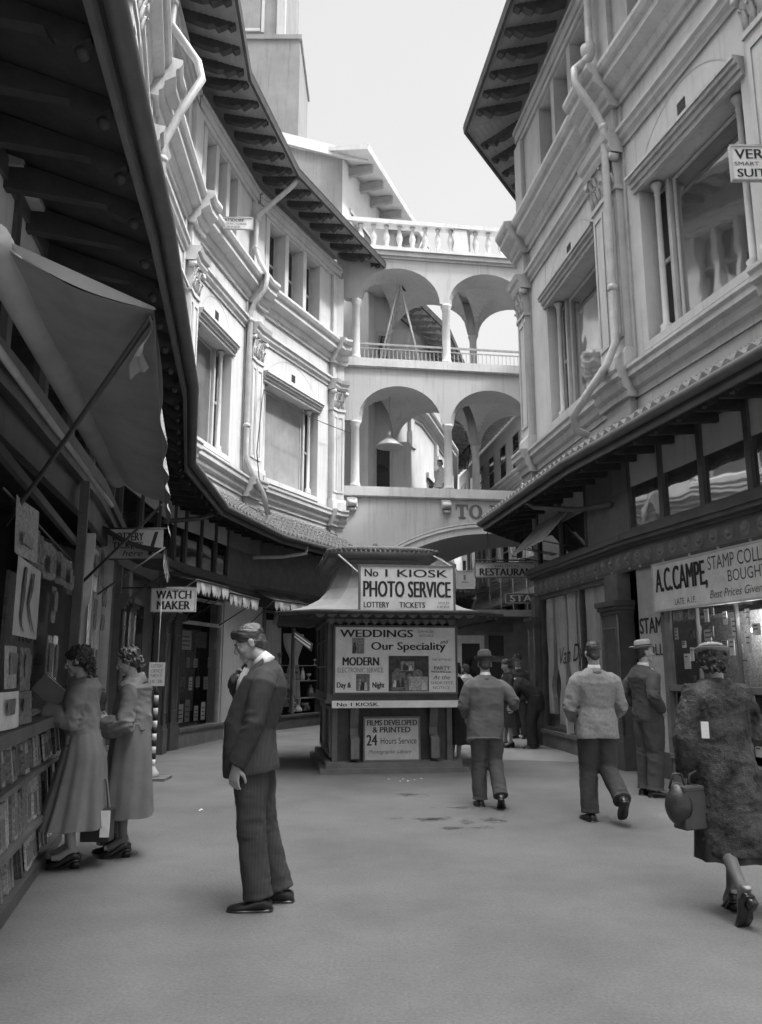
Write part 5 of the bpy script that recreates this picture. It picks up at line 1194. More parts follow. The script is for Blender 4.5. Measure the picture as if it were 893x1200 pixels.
def hand(mb, w, d, nrm, curl=.5, thumb_side=1, s=1.0):
    """w wrist, d hand direction, nrm palm normal"""
    w = Vector(w); d = Vector(d).normalized(); nr = Vector(nrm); nr = (nr-d*nr.dot(d)).normalized(); x = d.cross(nr)*thumb_side
    rg = []
    for (t, a, b) in ((-.03,.027,.02),(0,.027,.018),(.03,.036,.016),(.06,.041,.015),(.088,.040,.013)):
        c = w+d*t*s; rg.append([c+(x*(a*math.cos(2*math.pi*k/14))+nr*(b*math.sin(2*math.pi*k/14)))*s for k in range(14)])
    mb.loft(rg)
    for i, (off, ln) in enumerate(((.031,.070),(.0105,.079),(-.0105,.073),(-.031,.058))):
        p = w+(d*.078+x*off)*s; dd = (d+x*(off*2.2)).normalized(); pts = [p]; ang = 0
        for k, f in enumerate((.42,.32,.26)):
            ang += curl*(.55+.25*k)*(1+.08*i); v = dd*math.cos(ang)+nr*math.sin(ang); pts.append(pts[-1]+v*ln*f*s)
        mb.tube([p-dd*.02*s]+pts, [.0095*s,.0095*s,.009*s,.0085*s,.007*s], 8)
    b = w+(d*.018+x*.024)*s; t1 = (d*.6+x*.75+nr*.35).normalized(); p1 = b+t1*.045*s; p2 = p1+(d*.85+x*.2+nr*.45).normalized()*.032*s; p3 = p2+(d*.9+nr*.5-x*.1).normalized()*.024*s
    mb.tube([b,p1,p2,p3], [.015*s,.012*s,.0105*s,.008*s], 8)
def head(mb, c, yaw=0, pitch=0, roll=0, s=1.0):
    Rm = Matrix.Rotation(yaw,3,'Z') @ Matrix.Rotation(pitch,3,'X') @ Matrix.Rotation(roll,3,'Y'); c = Vector(c)
    def P(x,y,z): return c+Rm @ Vector((x,y,z))*s
    def E(x,y,z,a,b,d): mb.ell(P(x,y,z), (a*s,b*s,d*s), rot=Rm, n=16, m=10)
    E(0,-.012,.035,.074,.094,.085); E(0,.028,-.012,.062,.062,.078); E(0,.022,-.062,.052,.058,.042); E(0,.066,-.094,.024,.022,.019)
    E(0,.079,.024,.044,.014,.012); mb.tube([P(0,.084,.022),P(0,.100,-.008),P(0,.108,-.024)], [.008*s,.011*s,.013*s], 8); E(0,.103,-.030,.017,.012,.009)
    for e in (-1,1):
        E(.034*e,.058,-.022,.024,.026,.024); E(.077*e,-.012,-.008,.009,.020,.031); E(.080*e,-.02,.002,.008,.014,.018)
    E(0,.084,-.056,.023,.012,.007); E(0,.081,-.068,.019,.011,.008)
    return P, Rm
def face_bits(P, Rm, s, parent, brow='hair'):
    e = MB()
    for k in (-1,1): e.ell(P(.031*k,.074,.003), (.013*s,.011*s,.009*s), rot=Rm, n=10, m=8)
    local('eye', e, 'shirt', parent); 
    e = MB()
    for k in (-1,1): e.ell(P(.031*k,.082,.002), (.0065*s,.005*s,.0065*s), rot=Rm, n=8, m=6)
    local('iris', e, 'hair', parent)
    e = MB()
    for k in (-1,1): e.tube([P(.012*k,.093,.022),P(.03*k,.092,.029),P(.05*k,.076,.024)], [.003*s,.0045*s,.002*s], 6)
    for k in (-1,1): e.tube([P(.017*k,.084,.009),P(.031*k,.087,.013),P(.045*k,.078,.007)], [.0015*s,.003*s,.0015*s], 5)
    local('eyebrow', e, brow, parent)
def shoe(mb, an, yaw, pitch=0, s=1.0, heel=.0, lift=0):
    """an: ankle point; the sole is .09 below"""
    Rm = Matrix.Rotation(yaw,3,'Z') @ Matrix.Rotation(pitch,3,'X'); an = Vector(an)
    def P(x,y,z): return an+Rm @ Vector((x,y,z))*s
    rg = []
    for (y, w, h, zb) in ((-.075,.022,.05,heel),(-.065,.034,.065,heel),(-.02,.037,.085,heel),(.03,.038,.075,heel*.7),(.08,.044,.055,heel*.25),(.13,.048,.045,0),(.17,.042,.036,0),(.195,.026,.028,.002),(.203,.01,.016,.004)):
        z0 = -.09+zb; r = []
        for k in range(16):
            a = 2*math.pi*k/16; ca, sa = math.cos(a), math.sin(a); r.append(P(w*math.copysign(abs(ca)**.7,ca), y, z0+h/2+h/2*math.copysign(abs(sa)**.75,sa)))
        rg.append(r)
    mb.loft(rg)
    # welt and heel block
    rg = []
    for (y, w) in ((-.08,.024),(-.07,.038),(-.02,.040),(.03,.04),(.08,.047),(.13,.051),(.175,.043),(.205,.02)):
        zb = -.09+(heel if y < .0 else heel*max(0,(.08-y)/.08)*.8); rg.append([P(-w,y,zb-.004),P(w,y,zb-.004),P(w,y,zb+.012),P(-w,y,zb+.012)])
    mb.loft(rg, smooth=False)
    if heel > 0: rg = [[P(x,y,z) for x,y in ((-.028,-.072),(.028,-.072),(.03,-.0),(-.03,-.0))] for z in (-.09,-.085+heel)]; mb.loft(rg, smooth=False)
    else: mb.loft([[P(x,y,z) for x,y in ((-.034,-.075),(.034,-.075),(.036,-.01),(-.036,-.01))] for z in (-.092,-.075)], smooth=False)
def figure(name_label, loc, rz, H, j, build, group=None):
    r = empty('person', (loc[0], loc[1], 0), name_label, 'person', group); r.rotation_euler.z = rz
    s = H/1.78
    J = dict(hipL=(-.09,0,.92), hipR=(.09,0,.92), knL=(-.1,.01,.49), knR=(.1,.01,.49), anL=(-.1,-.03,.09), anR=(.1,-.03,.09), yawL=.15, yawR=-.15, pL=0, pR=0,
             pel=(0,0,.95), wai=(0,0,1.1), che=(0,-.01,1.28), nec=(0,-.02,1.47), hea=(0,.01,1.645), hy=0, hp=0, shL=(-.185,-.02,1.42), shR=(.185,-.02,1.42),
             elL=(-.235,-.03,1.14), elR=(.235,-.03,1.14), wrL=(-.225,.06,.89), wrR=(.225,.06,.89), hL=(0,.15,-1), hR=(0,.15,-1), nL=(1,0,0), nR=(-1,0,0), cuL=.5, cuR=.5, tL=1, tR=-1)
    J.update(j)
    for k, v in list(J.items()):
        if isinstance(v, tuple) and k not in ('hL','hR','nL','nR'): J[k] = Vector(v)*s
    J['s'] = s
    build(r, J, s); return r
def base_body(r, J, s, vox=.007, mt='skin', female=False, heel=0, shoes=False):
    b = MB(); a = .9 if female else 1
    for e in 'LR':
        h, k, n = J['hip'+e], J['kn'+e], J['an'+e]
        calf = k.lerp(n, .33)+Vector((0,-.012*s,0))
        b.tube([h,h.lerp(k,.5),k,calf,k.lerp(n,.75),n,n-Vector((0,0,.03*s))], [.085*a*s,.075*a*s,.052*a*s,.052*a*s,.036*s,.032*s*a,.034*s], 14)
        yaw = J['yaw'+e]; Rm = Matrix.Rotation(yaw,3,'Z') @ Matrix.Rotation(J['p'+e],3,'X')
        b.tube([n+Rm @ Vector(v)*s for v in ((0,-.045,-.04+heel*.6),(0,.02,-.045+heel*.4),(0,.09,-.065),(0,.15,-.072))], [.03*s,.032*s,.03*s,.02*s], 10)
        S, E_, W = J['sh'+e], J['el'+e], J['wr'+e]
        b.tube([J['nec'].lerp(S,.5)-Vector((0,0,.06*s)),S.lerp(J['nec'],.2)-Vector((0,0,.05*s)),S.lerp(E_,.5),E_,E_.lerp(W,.35),W], [.045*s,.045*a*s,.044*a*s,.037*a*s,.036*a*s,.024*a*s], 12)
        hand(b, W, J['h'+e], J['n'+e], J['cu'+e], J['t'+e], s*(.92 if female else 1))
    p, w, c, n = J['pel'], J['wai'], J['che'], J['nec']
    body_loft(b, [(*(p-Vector((0,0,.08*s))),.13*s,.09*s),(*p,.155*s,.10*s),(*w,.125*a*s,.09*s),(*c,.15*a*s,.105*s),(*c.lerp(n,.5),.13*a*s,.08*s),(*n,.07*s,.06*s)])
    hd = J['hea']; b.tube([n-Vector((0,0,.05*s)), n.lerp(hd,.35), hd+Vector((0,-.02*s,-.05*s))], [.062*a*s,.055*a*s,.055*a*s], 14)
    P, Rm = head(b, hd, J['hy'], J['hp'], 0, s*(.96 if female else 1))
    o = organic('body', b, mt, r, vox*s, 2)
    return o, P, Rm
def trousers(r, J, s, mt, wid=1.0, cuff=.088):
    b = MB()
    for e in 'LR':
        h, k, n = J['hip'+e], J['kn'+e], J['an'+e]
        up = (n-k).normalized(); c = n+Vector((0,.015*s,-.015*s))-up*.0
        rg = []
        P = [h+Vector((0,0,.1*s)),h,h.lerp(k,.5),k,k.lerp(c,.5),c.lerp(k,.08),c]
        rr = [(.10,.12),(.115,.13),(.105,.118),(.092,.098),(.086,.092),(.082,.09),(cuff,.097)]
        for i, p in enumerate(P):
            t = P[min(i+1,len(P)-1)]-P[max(i-1,0)]; rg.append(ring(p, -t, rr[i][0]*s*wid, rr[i][1]*s*wid, 24, 2.2))
        b.loft(rg)
    p = J['pel']; body_loft(b, [(*(p-Vector((0,0,.12*s))),.17*s,.125*s),(*p,.182*s,.13*s),(*(p+Vector((0,0,.1*s))),.165*s,.12*s)])
    return organic('trousers', b, mt, r, .010*s, 3, cloth(.008*s, [(*J['knL'],.1),(*J['knR'],.1),(*(J['anL']+Vector((0,0,.07*s))),.06),(*(J['anR']+Vector((0,0,.07*s))),.06)], s*3))
def jacket(r, J, s, mt, sp, sleeve=(.078,.066,.056,.052), vox=.010, amp=.007, wr=True, name='jacket', pad=.012):
    b = MB(); body_loft(b, sp, 32, 2.5)
    jt = []
    for e in 'LR':
        S, E_, W = J['sh'+e], J['el'+e], J['wr'+e]; d = (W-E_).normalized(); W2 = W-d*.015*s; x = 1 if e == 'R' else -1
        b.tube([J['nec'].lerp(S,.45)+Vector((0,0,-.035*s)), S+Vector((-x*.035*s,0,-.03*s)), S+Vector((x*.006*s,0,-.065*s)), S.lerp(E_,.5), E_, E_.lerp(W,.45), W2], [.06*s,sleeve[0]*.9*s,sleeve[0]*s,sleeve[0]*.92*s,sleeve[1]*s,sleeve[2]*s,sleeve[3]*s], 16)
        jt += [(*E_,.08*s),(*(S+Vector((-x*.05,0,-.09*s))),.07*s)]
    return organic(name, b, mt, r, vox*s, 3, cloth(amp*s, jt, s*7+J['elL'].x*9))
def collar(r, J, s, mt='shirt', rad=.062, h=.05, name='shirt_collar'):
    n = J['nec']; hd = J['hea']; d = (hd+Vector((0,-.03*s,-.06*s))-n).normalized(); b = MB()
    c0 = n+d*.0*s; rg = [ring(c0+d*t*s, d, (rad+q)*s, (rad+.004+q)*s, 24, 2) for t, q in ((-.02,.012),(.02,.004),(h,.0),(h+.004,-.008))]
    b.loft(rg); return local(name, b, mt, r)
def hair_cap(r, P, Rm, s, mt='hair', shape='short', seed=0):
    b = MB(); E = lambda x,y,z,a,c,d: b.ell(P(x,y,z), (a*s,c*s,d*s), rot=Rm, n=18, m=12)
    E(0,-.024,.052,.0795,.094,.078); E(0,-.055,.0,.066,.058,.07)
    E(0,-.074,-.028,.056,.040,.048); E(.06,-.02,.0,.018,.03,.03); E(-.06,-.02,.0,.018,.03,.03)
    if shape == 'quiff': E(0,.042,.094,.062,.056,.034); E(0,.0,.100,.070,.085,.032); E(0,.070,.080,.050,.030,.026); E(.04,.0,.06,.045,.07,.06); E(-.04,.0,.06,.045,.07,.06)
    elif shape == 'short': E(0,.02,.095,.062,.062,.03)
    fr = 60
    def d(p, n):
        q = p/s; return .0045*s*noise.noise(Vector((q.x*70+seed, q.y*9, q.z*75)))+.003*s*noise.noise(q*18)
    return organic('hair', b, mt, r, .006*s, 2, d)
def hair_curls(r, P, Rm, s, mt='hair', seed=1, long=False):
    rnd = random.Random(seed); b = MB()
    b.ell(P(0,-.024,.05), (.080*s,.096*s,.080*s), rot=Rm, n=16, m=10); b.ell(P(0,-.055,.0), (.072*s,.064*s,.078*s), rot=Rm, n=16, m=10)
    for i in range(150 if long else 110):
        a = rnd.uniform(0, 2*math.pi); z = rnd.uniform(-.17 if long else -.075, .125)
        y = math.sin(a); x = math.cos(a)
        if y > .35 and z < .07: continue
        if z < -.03 and y > (.0 if long else -.2): continue
        zz = (z-.04)/.09; rad = math.sqrt(max(.12, 1-zz*zz)) if z > .04 else (1.0 if z > -.1 else .9)
        c = P(x*.083*rad, -.022+y*.098*rad, z); R_ = rnd.uniform(.016,.026)*s
        t = Vector((rnd.uniform(-1,1), rnd.uniform(-1,1), rnd.uniform(-.4,.4))).normalized(); u = t.cross(Vector((0,0,1))).normalized(); w = t.cross(u)
        pts = [c+(u*math.cos(k*.9)+w*math.sin(k*.9))*R_*.75+t*(k-3)*.006*s for k in range(7)]
        b.tube(pts, [.005*s]+[.009*s]*5+[.004*s], 6)
    return organic('hair', b, mt, r, .0055*s, 1, lambda p, n: .003*s*noise.noise(p*60))
def hat(r, P, Rm, s, mt, band, brim=.145, crown=.10, tilt=0, flat=False):
    c = P(0,-.014,.066); m2 = Rm @ Matrix.Rotation(tilt,3,'X')
    def Q(x,y,z): return c+m2 @ Vector((x,y,z))*s
    b = MB(); n = 36; rg = []
    prof = [(brim,-.0),(brim+.003,.006),(brim-.01,.010),(.098,.008),(.094,.02),(.09,crown*.75),(.082,crown*.95),(.055,crown+.006),(.02,crown-.006 if not flat else crown+.004)]
    inner = [(.09,-.004)]
    for (R_, z) in inner+prof:
        rr = []
        for k in range(n):
            a = 2*math.pi*k/n; bend = (-.012*math.sin(a)-.0+.014*math.cos(a)**2)*(1 if R_ > .1 else 0)*((R_-.098)/(brim-.098) if brim > .1 else 1)
            pin = 1-.12*(1 if z > crown*.8 and not flat else 0)*math.cos(a)**2
            rr.append(Q(R_*.90*math.cos(a)*pin, R_*1.08*math.sin(a), z+bend))
        rg.append(rr)
    b.loft(rg); o = local('hat', b, mt, r)
    k2 = MB(); k2.loft([[Q(q*.9*math.cos(2*math.pi*k/n), q*1.08*math.sin(2*math.pi*k/n), z) for k in range(n)] for q, z in ((.0965,.012),(.0955,.035),(.0935,.036))], cap=False)
    local('hat_band', k2, band, o); return o
def shoes(r, J, s, heel=0, mt='shoe', wid=1):
    for e in 'LR': b = MB(); shoe(b, J['an'+e], J['yaw'+e], J['p'+e], s*wid, heel); local('shoe', b, mt, r)
def skirt(r, name, c, zs, mt, folds=9, n=144, amp=.10, seed=0, open_front=False):
    """zs: list of (z, rx, ry, x, y); fold depth grows downwards"""
    rg = []
    N = 26; Z0, Z1 = zs[0][0], zs[-1][0]
    def at(z):
        for i in range(len(zs)-1):
            a, b = zs[i], zs[i+1]
            if (a[0]-z)*(b[0]-z) <= 0: f = (z-a[0])/(b[0]-a[0]) if b[0] != a[0] else 0; f2 = f; return [a[q]+(b[q]-a[q])*f2 for q in range(5)]
        return list(zs[-1])
    for j in range(N+1):
        z = Z0+(Z1-Z0)*j/N; q = at(z); f = j/N; rr = []
        for k in range(n):
            a = 2*math.pi*k/n; w = 1+amp*(f**1.1+.12)*(.6*math.sin(folds*a+seed+.6*math.sin(2*a))+.4*math.sin((folds*1.7//1)*a+seed*2+f))+.02*noise.noise(Vector((math.cos(a)*3,math.sin(a)*3,z*5+seed)))
            rr.append(Vector((q[3]+q[1]*w*math.cos(a), q[4]+q[2]*w*math.sin(a), z+(.006*math.sin(folds*a+seed) if j == N else 0))))
        rg.append(rr)
    b = MB(); b.loft(rg, cap=False)
    q = at(Z1-.0); b.add([tuple(v) for v in rg[0]], [tuple(range(n))])
    return local(name, b, mt, r)

M['suit_dark'] = pinstripe('pinstripe_suit', .048, .15, 52, (.2,1,0)); M['suit_mid'] = mat('grey_suit', .13, .95, .22, 5, .35, 260); M['tweed'] = mat('light_tweed', .24, .95, .3, 40, .4, 300, fine=.3)
M['trouser_dark'] = mat('dark_trousers', .06, .95, .25, 5, .3, 260); M['trouser_grey'] = mat('grey_trousers', .085, .95, .22, 5, .3, 260)
M['suit_black'] = mat('charcoal_suit', .07, .92, .25, 5, .3, 260); M['coat_grey'] = mat('wool_coat', .16, .95, .2, 6, .35, 240); M['coat_pale'] = mat('pale_wool', .22, .95, .2, 6, .35, 240)
M['skirt_grey'] = mat('flannel_skirt', .18, .95, .2, 6, .3, 240); M['straw'] = mat('straw', .28, .85, .2, 30, .5, 200); M['felt'] = mat('felt_hat', .09, .95, .25, 10, .2, 200); M['dark_cloth'] = mat('dark_cloth', .035, .95, .3, 6, .3, 240)
M['fur'] = mat('fur', .085, .95, 1.2, 6, 1.0, 150, fine=.6, dist=.012); M['leather'] = mat('leather', .03, .4, .35, 8, .2, 90, spec=.5); M['box_card'] = mat('box_card', .07, .7, .2, 8, .1, 80)

# ---- young man in the pinstripe suit, facing left with a hand raised to his collar
def b1(r, J, s):
    body, P, Rm = base_body(r, J, s, .0055); face_bits(P, Rm, s, r)
    hair_cap(r, P, Rm, s, 'hair_lit', 'quiff', 2)
    trousers(r, J, s, 'suit_dark', .94, .088); shoes(r, J, s)
    sp = [(0,.03,.80,.212,.172),(0,.035,.84,.212,.175),(0,.05,.98,.20,.165),(0,.05,1.10,.185,.158),(0,.0,1.24,.20,.158),(0,-.045,1.37,.205,.145),(0,-.055,1.45,.16,.10),(0,-.04,1.50,.085,.075)]
    jk = jacket(r, J, s, 'suit_dark', [tuple(v*s for v in q) for q in sp], (.082,.070,.062,.056), .008, .006)
    collar(r, J, s, 'shirt', .060, .055)
    b = MB(); b.tube([Vector(v)*s for v in ((.0,.085,1.46),(.0,.115,1.38),(.0,.14,1.3))], [.022*s,.03*s,.02*s], 10); local('shirt_front', b, 'shirt', r)
    b = MB(); b.tube([Vector(v)*s for v in ((.0,.09,1.485),(.0,.11,1.45),(.0,.135,1.38),(.0,.15,1.3))], [.013*s,.018*s,.012*s,.018*s], 8); local('necktie', b, 'dark_cloth', r)
    b = MB(); b.loft([[Vector(v)*s for v in q] for q in ([(-.203,.02,1.00),(-.198,.13,.985),(-.19,.13,.935),(-.196,.02,.95)],[(-.215,.02,1.0),(-.211,.13,.985),(-.203,.13,.935),(-.209,.02,.95)])]); local('pocket_flap', b, 'suit_dark', jk, False)
    b = MB()
    for k in range(3): b.ell(J['wrL']+Vector((-.052,-.03,.02+.022*k))*s, (.006,.006,.006), n=8, m=6)
    local('cuff_buttons', b, 'metal_light', jk)
    for e in (-1, 1):   # lapels
        b = MB(); L_ = [Vector(v)*s for v in ((e*.075,-.03,1.525),(e*.085,.045,1.46),(e*.085,.115,1.33),(e*.02,.215,1.10))]; O_ = [Vector(v)*s for v in ((e*.10,-.045,1.50),(e*.135,.04,1.42),(e*.14,.105,1.32),(e*.03,.222,1.10))]
        b.add(L_+O_, [(0,1,5,4),(1,2,6,5),(2,3,7,6)]); local('lapel', b, 'suit_dark', jk, False)
J1 = dict(hipL=(-.09,.03,.92), hipR=(.09,.03,.92), knL=(-.1,.01,.48), knR=(.1,-.04,.48), anL=(-.10,-.06,.09), anR=(.10,-.17,.09), yawL=.05, yawR=-.1,
    pel=(0,.035,.95), wai=(0,.04,1.1), che=(0,-.03,1.3), nec=(0,-.035,1.49), hea=(0,.07,1.62), hp=-.42, hy=.12, shL=(-.175,-.06,1.42), shR=(.17,-.03,1.42),
    elL=(-.225,-.01,1.12), wrL=(-.21,.10,.86), hL=(.02,.1,-1), nL=(.9,-.5,0), cuL=.45, elR=(.20,.20,1.30), wrR=(.09,.15,1.40), hR=(-.7,-.15,.75), nR=(-.5,-.6,.1), cuR=.9)
figure('young man in a dark pinstripe suit facing left with a hand at his collar', (-.81,5.45), R(90), 1.80, J1, b1)

def man_back(jm, tm, hatspec, sp, hairshape='short', slv=(.082,.072,.062,.056), hairm='hair', shirt=True, vox=.009, extra=None, cuff=.09):
    def f(r, J, s):
        body, P, Rm = base_body(r, J, s, .0075); face_bits(P, Rm, s, r, hairm)
        hair_cap(r, P, Rm, s, hairm, hairshape, J['elL'].x*50)
        trousers(r, J, s, tm, 1.02, cuff); shoes(r, J, s)
        jk = jacket(r, J, s, jm, [tuple(v*s for v in q) for q in sp], slv, vox, .009)
        # coat collar roll and centre seam
        b = MB(); n = J['nec']; b.loft([ring(n+Vector((0,0,z*s)), (0,.12,1), q*s, (q+.004)*s, 26, 2) for z, q in ((-.035,.098),(-.005,.086),(.018,.076),(.02,.068))]); local('collar', b, jm, jk)
        if shirt: collar(r, J, s, 'shirt', .062, .058)
        if hatspec: hat(r, P, Rm, s, *hatspec)
        if extra: extra(r, J, s, P)
    return f
# ---- man in the pale tweed jacket walking away
spm = [(0,-.01,.80,.215,.17),(0,-.01,.84,.213,.17),(0,-.005,.97,.203,.16),(0,.0,1.1,.182,.13),(0,-.01,1.25,.20,.138),(0,-.02,1.36,.22,.13),(0,-.025,1.42,.195,.105),(0,-.02,1.46,.13,.085),(0,-.015,1.50,.08,.07)]
def ex2(r, J, s, P):
    b = MB(); c = J['wrL']+Vector((.03,.05,-.09))*s; b.box(c.x-.05*s,c.x+.04*s,c.y-.06*s,c.y+.0*s,c.z-.1*s,c.z+.12*s)
    o = local('folded_paper', b, 'paper', r, False)
J2 = dict(hipL=(-.09,0,.93), knL=(-.085,.05,.50), anL=(-.10,.0,.09), hipR=(.09,0,.93), knR=(.10,.0,.50), anR=(.115,-.34,.26), pR=-.75, yawR=-.1,
    elL=(-.27,-.02,1.10), wrL=(-.19,.18,.98), elR=(.27,-.02,1.10), wrR=(.235,.18,1.0), hL=(.3,1,-.2), hR=(-.2,1,-.1), nL=(1,0,0), nR=(-1,0,0), hea=(0,.0,1.645), hp=-.05, cuL=1.0, cuR=1.0)
figure('bare headed man in a pale tweed jacket and dark trousers walking away', (2.17,8.35), R(3), 1.76, J2, man_back('tweed', 'trouser_dark', None, spm, extra=None))
m = MB(); f2 = Fr((1.90,8.48),(2.0,8.55)); m.fbox(f2, 0, .1, 0, .01, .82, 1.05); o = m.build('newspaper', 'paper', origin=(1.95,8.5,.82)); tag(o, 'folded newspaper held low by the man in the pale tweed jacket', 'newspaper')
# ---- older man in grey suit and felt hat walking away
spo = [(-.02,-.01,.74,.222,.175),(-.02,0,.78,.215,.157),(-.01,0,.95,.215,.155),(0,.0,1.1,.205,.15),(0,-.01,1.25,.22,.155),(0,-.02,1.37,.225,.145),(0,-.02,1.44,.18,.11),(0,-.005,1.50,.085,.075)]
J3 = dict(knL=(-.09,.04,.49), anL=(-.09,.02,.09), knR=(.095,.02,.50), anR=(.12,-.22,.16), pR=-.55, elL=(-.27,.0,1.13), wrL=(-.22,.2,1.02), elR=(.33,-.06,1.20), wrR=(.36,.16,1.12), hR=(-.2,1,-.1), hea=(0,.03,1.63), hp=-.15, cuR=.9)
figure('stout man in a mid grey suit and dark felt hat walking away by the kiosk', (1.17,9.2), R(0), 1.66, J3, man_back('suit_mid', 'trouser_grey', ('felt','dark_cloth',.135,.105,0), spo))
# ---- man in a straw hat at the stamp window
sps = [(0,.0,.84,.20,.14),(0,0,.88,.20,.142),(0,0,1.0,.19,.14),(0,.0,1.1,.18,.135),(0,-.01,1.25,.205,.145),(0,-.03,1.37,.215,.135),(0,-.035,1.45,.17,.10),(0,-.02,1.50,.08,.07)]
J4 = dict(knL=(-.09,.0,.49), knR=(.09,.02,.49), elL=(-.30,-.12,1.14), wrL=(-.20,.05,.98), elR=(.27,-.08,1.14), wrR=(.19,.08,.97), hL=(.4,.6,-.7), hR=(-.4,.6,-.7), hp=.05, hy=-.15, cuL=.8, cuR=.8)
def ex4(r, J, s, P):
    b = MB(); b.tube([Vector(v)*s for v in ((.0,.085,1.46),(.0,.13,1.36),(.0,.15,1.22))], [.025*s,.04*s,.03*s], 10); local('shirt_front', b, 'shirt', r)
    b = MB(); b.tube([Vector(v)*s for v in ((.0,.105,1.47),(.0,.15,1.38),(.0,.175,1.22))], [.014*s,.016*s,.02*s], 8); local('necktie', b, 'dark_cloth', r)
figure('tall man in a dark suit and pale straw hat looking into the stamp window', (3.2,9.92), R(-74), 1.80, J4, man_back('suit_black', 'suit_black', ('straw','dark_cloth',.15,.09,.05), sps, extra=ex4, cuff=.1))

# ---- woman in the fur coat at the right edge
def fur_disp(amp):
    return lambda p, n: amp*(noise.noise(p*9)*1.3+noise.noise(p*28)*1.0+noise.noise(p*65)*.7)
def b5(r, J, s):
    body, P, Rm = base_body(r, J, s, .007, female=True, heel=.05); face_bits(P, Rm, s, r)
    b = MB()
    for e in 'LR':
        k, n = J['kn'+e], J['an'+e]; b.tube([k+Vector((0,0,.05*s)),k,k.lerp(n,.33)+Vector((0,-.012*s,0)),k.lerp(n,.75),n,n-Vector((0,0,.02*s))], [.06*s,.0555*s,.0545*s,.038*s,.034*s,.036*s], 14); Rq = Matrix.Rotation(J['yaw'+e],3,'Z') @ Matrix.Rotation(J['p'+e],3,'X'); b.tube([n+Rq @ Vector(v)*s for v in ((0,-.045,-.01),(0,.02,-.02),(0,.09,-.062),(0,.14,-.072))], [.034*s,.036*s,.033*s,.02*s], 10)
    organic('stockings', b, 'stocking', r, .008*s, 2)
    hair_curls(r, P, Rm, s*1.0, 'hair', 5)
    b = MB(); body_loft(b, [tuple(v*s for v in q) for q in [(.04,-.03,.37,.235,.215),(.04,-.03,.41,.238,.22),(.03,-.02,.62,.232,.21),(.01,-.01,.85,.218,.195),(0,0,1.08,.20,.17),(0,-.01,1.26,.21,.16),(0,-.03,1.36,.21,.14),(0,-.03,1.42,.17,.115),(0,-.02,1.48,.09,.085)]], 32, 2.3)
    for e in 'LR':
        S, E_, W = J['sh'+e], J['el'+e], J['wr'+e]; b.tube([J['nec'].lerp(S,.4)-Vector((0,0,.03*s)),S,S.lerp(E_,.5),E_,E_.lerp(W,.5),W-(W-E_).normalized()*.02*s], [.06*s,.082*s,.086*s,.086*s,.082*s,.078*s], 18)
    organic('fur_coat', b, 'fur', r, .008*s, 2, fur_disp(.007*s))
    skirt(r, 'dress', None, [(.55*s,.20*s,.18*s,0,0),(.33*s,.235*s,.21*s,.02*s,-.02*s)], 'dark_cloth', 7, amp=.06)
    for e in 'LR': b = MB(); shoe(b, J['an'+e]-Vector((0,0,.055)), J['yaw'+e], J['p'+e], s*.9, .055); local('shoe', b, 'shoe', r)
    ht = hat(r, P, Rm, s, 'straw', 'dark_cloth', .125, .055, -.12, True)
J5 = dict(hipL=(-.075,0,.9), hipR=(.075,0,.9), knR=(.07,.02,.49), anR=(.02,.02,.137), pR=-.25, knL=(-.08,-.03,.5), anL=(-.11,-.33,.22), pL=-.9, shL=(-.17,-.02,1.39), shR=(.17,-.02,1.39),
    elL=(-.25,-.03,1.10), wrL=(-.20,.06,.84), elR=(.26,0,1.12), wrR=(.2,.2,1.0), hL=(.05,.15,-1), hR=(-.3,1,0), cuL=1.2, hea=(0,.01,1.60), nec=(0,-.02,1.45), hy=-.35, hp=-.02)
figure('woman in a mottled dark fur coat and small straw hat walking away', (2.17,5.34), R(8), 1.69, J5, b5)
# her bags
def box_at(name, c, rz, sx, sy, sz, mt, label, cat, handle=True):
    r = empty(name, c, label, cat); r.rotation_euler.z = rz
    b = MB(); b.box(-sx/2,sx/2,-sy/2,sy/2,-sz,0); o = local('case', b, mt, r, False); bv = o.modifiers.new('b','BEVEL'); bv.width = .012; bv.segments = 3
    if handle: h = MB(); h.tube([(-sx*.25,0,0),(-sx*.2,0,.06),(0,0,.085),(sx*.2,0,.06),(sx*.25,0,0)], .008, 8); local('handle', h, mt, r)
    b = MB(); b.box(-sx/2-.002,sx/2+.002,-sy/2-.002,sy/2+.002,-.03,-.024); local('seam', b, 'leather', r, False)
    return r
box_at('carrying_case', (2.0,5.28,.76), R(20), .34, .12, .26, 'box_card', 'flat dark rectangular case carried by the woman in fur', 'case')
hb = empty('handbag', (1.84,5.22,.76), 'soft round dark handbag hanging from the hand of the woman in fur', 'handbag')
b = MB(); b.ell((0,0,-.12), (.085,.07,.12), n=16, m=10); b.ell((0,0,-.04), (.06,.03,.05), n=12, m=8); organic('bag_body', b, 'leather', hb, .01, 3, cloth(.006)); h = MB(); h.tube([(-.05,0,-.02),(-.02,.0,.07),(.03,0,.07),(.05,0,-.02)], .007, 8); local('handle', h, 'leather', hb)
b = MB(); b.fbox(Fr((1.985,5.14),(2.04,5.12)), 0, .045, .0, .005, 1.05, 1.15); o = b.build('ticket', 'paper', origin=(2.01,5.13,1.04)); tag(o, 'small white paper tucked under the arm of the woman in fur', 'paper')

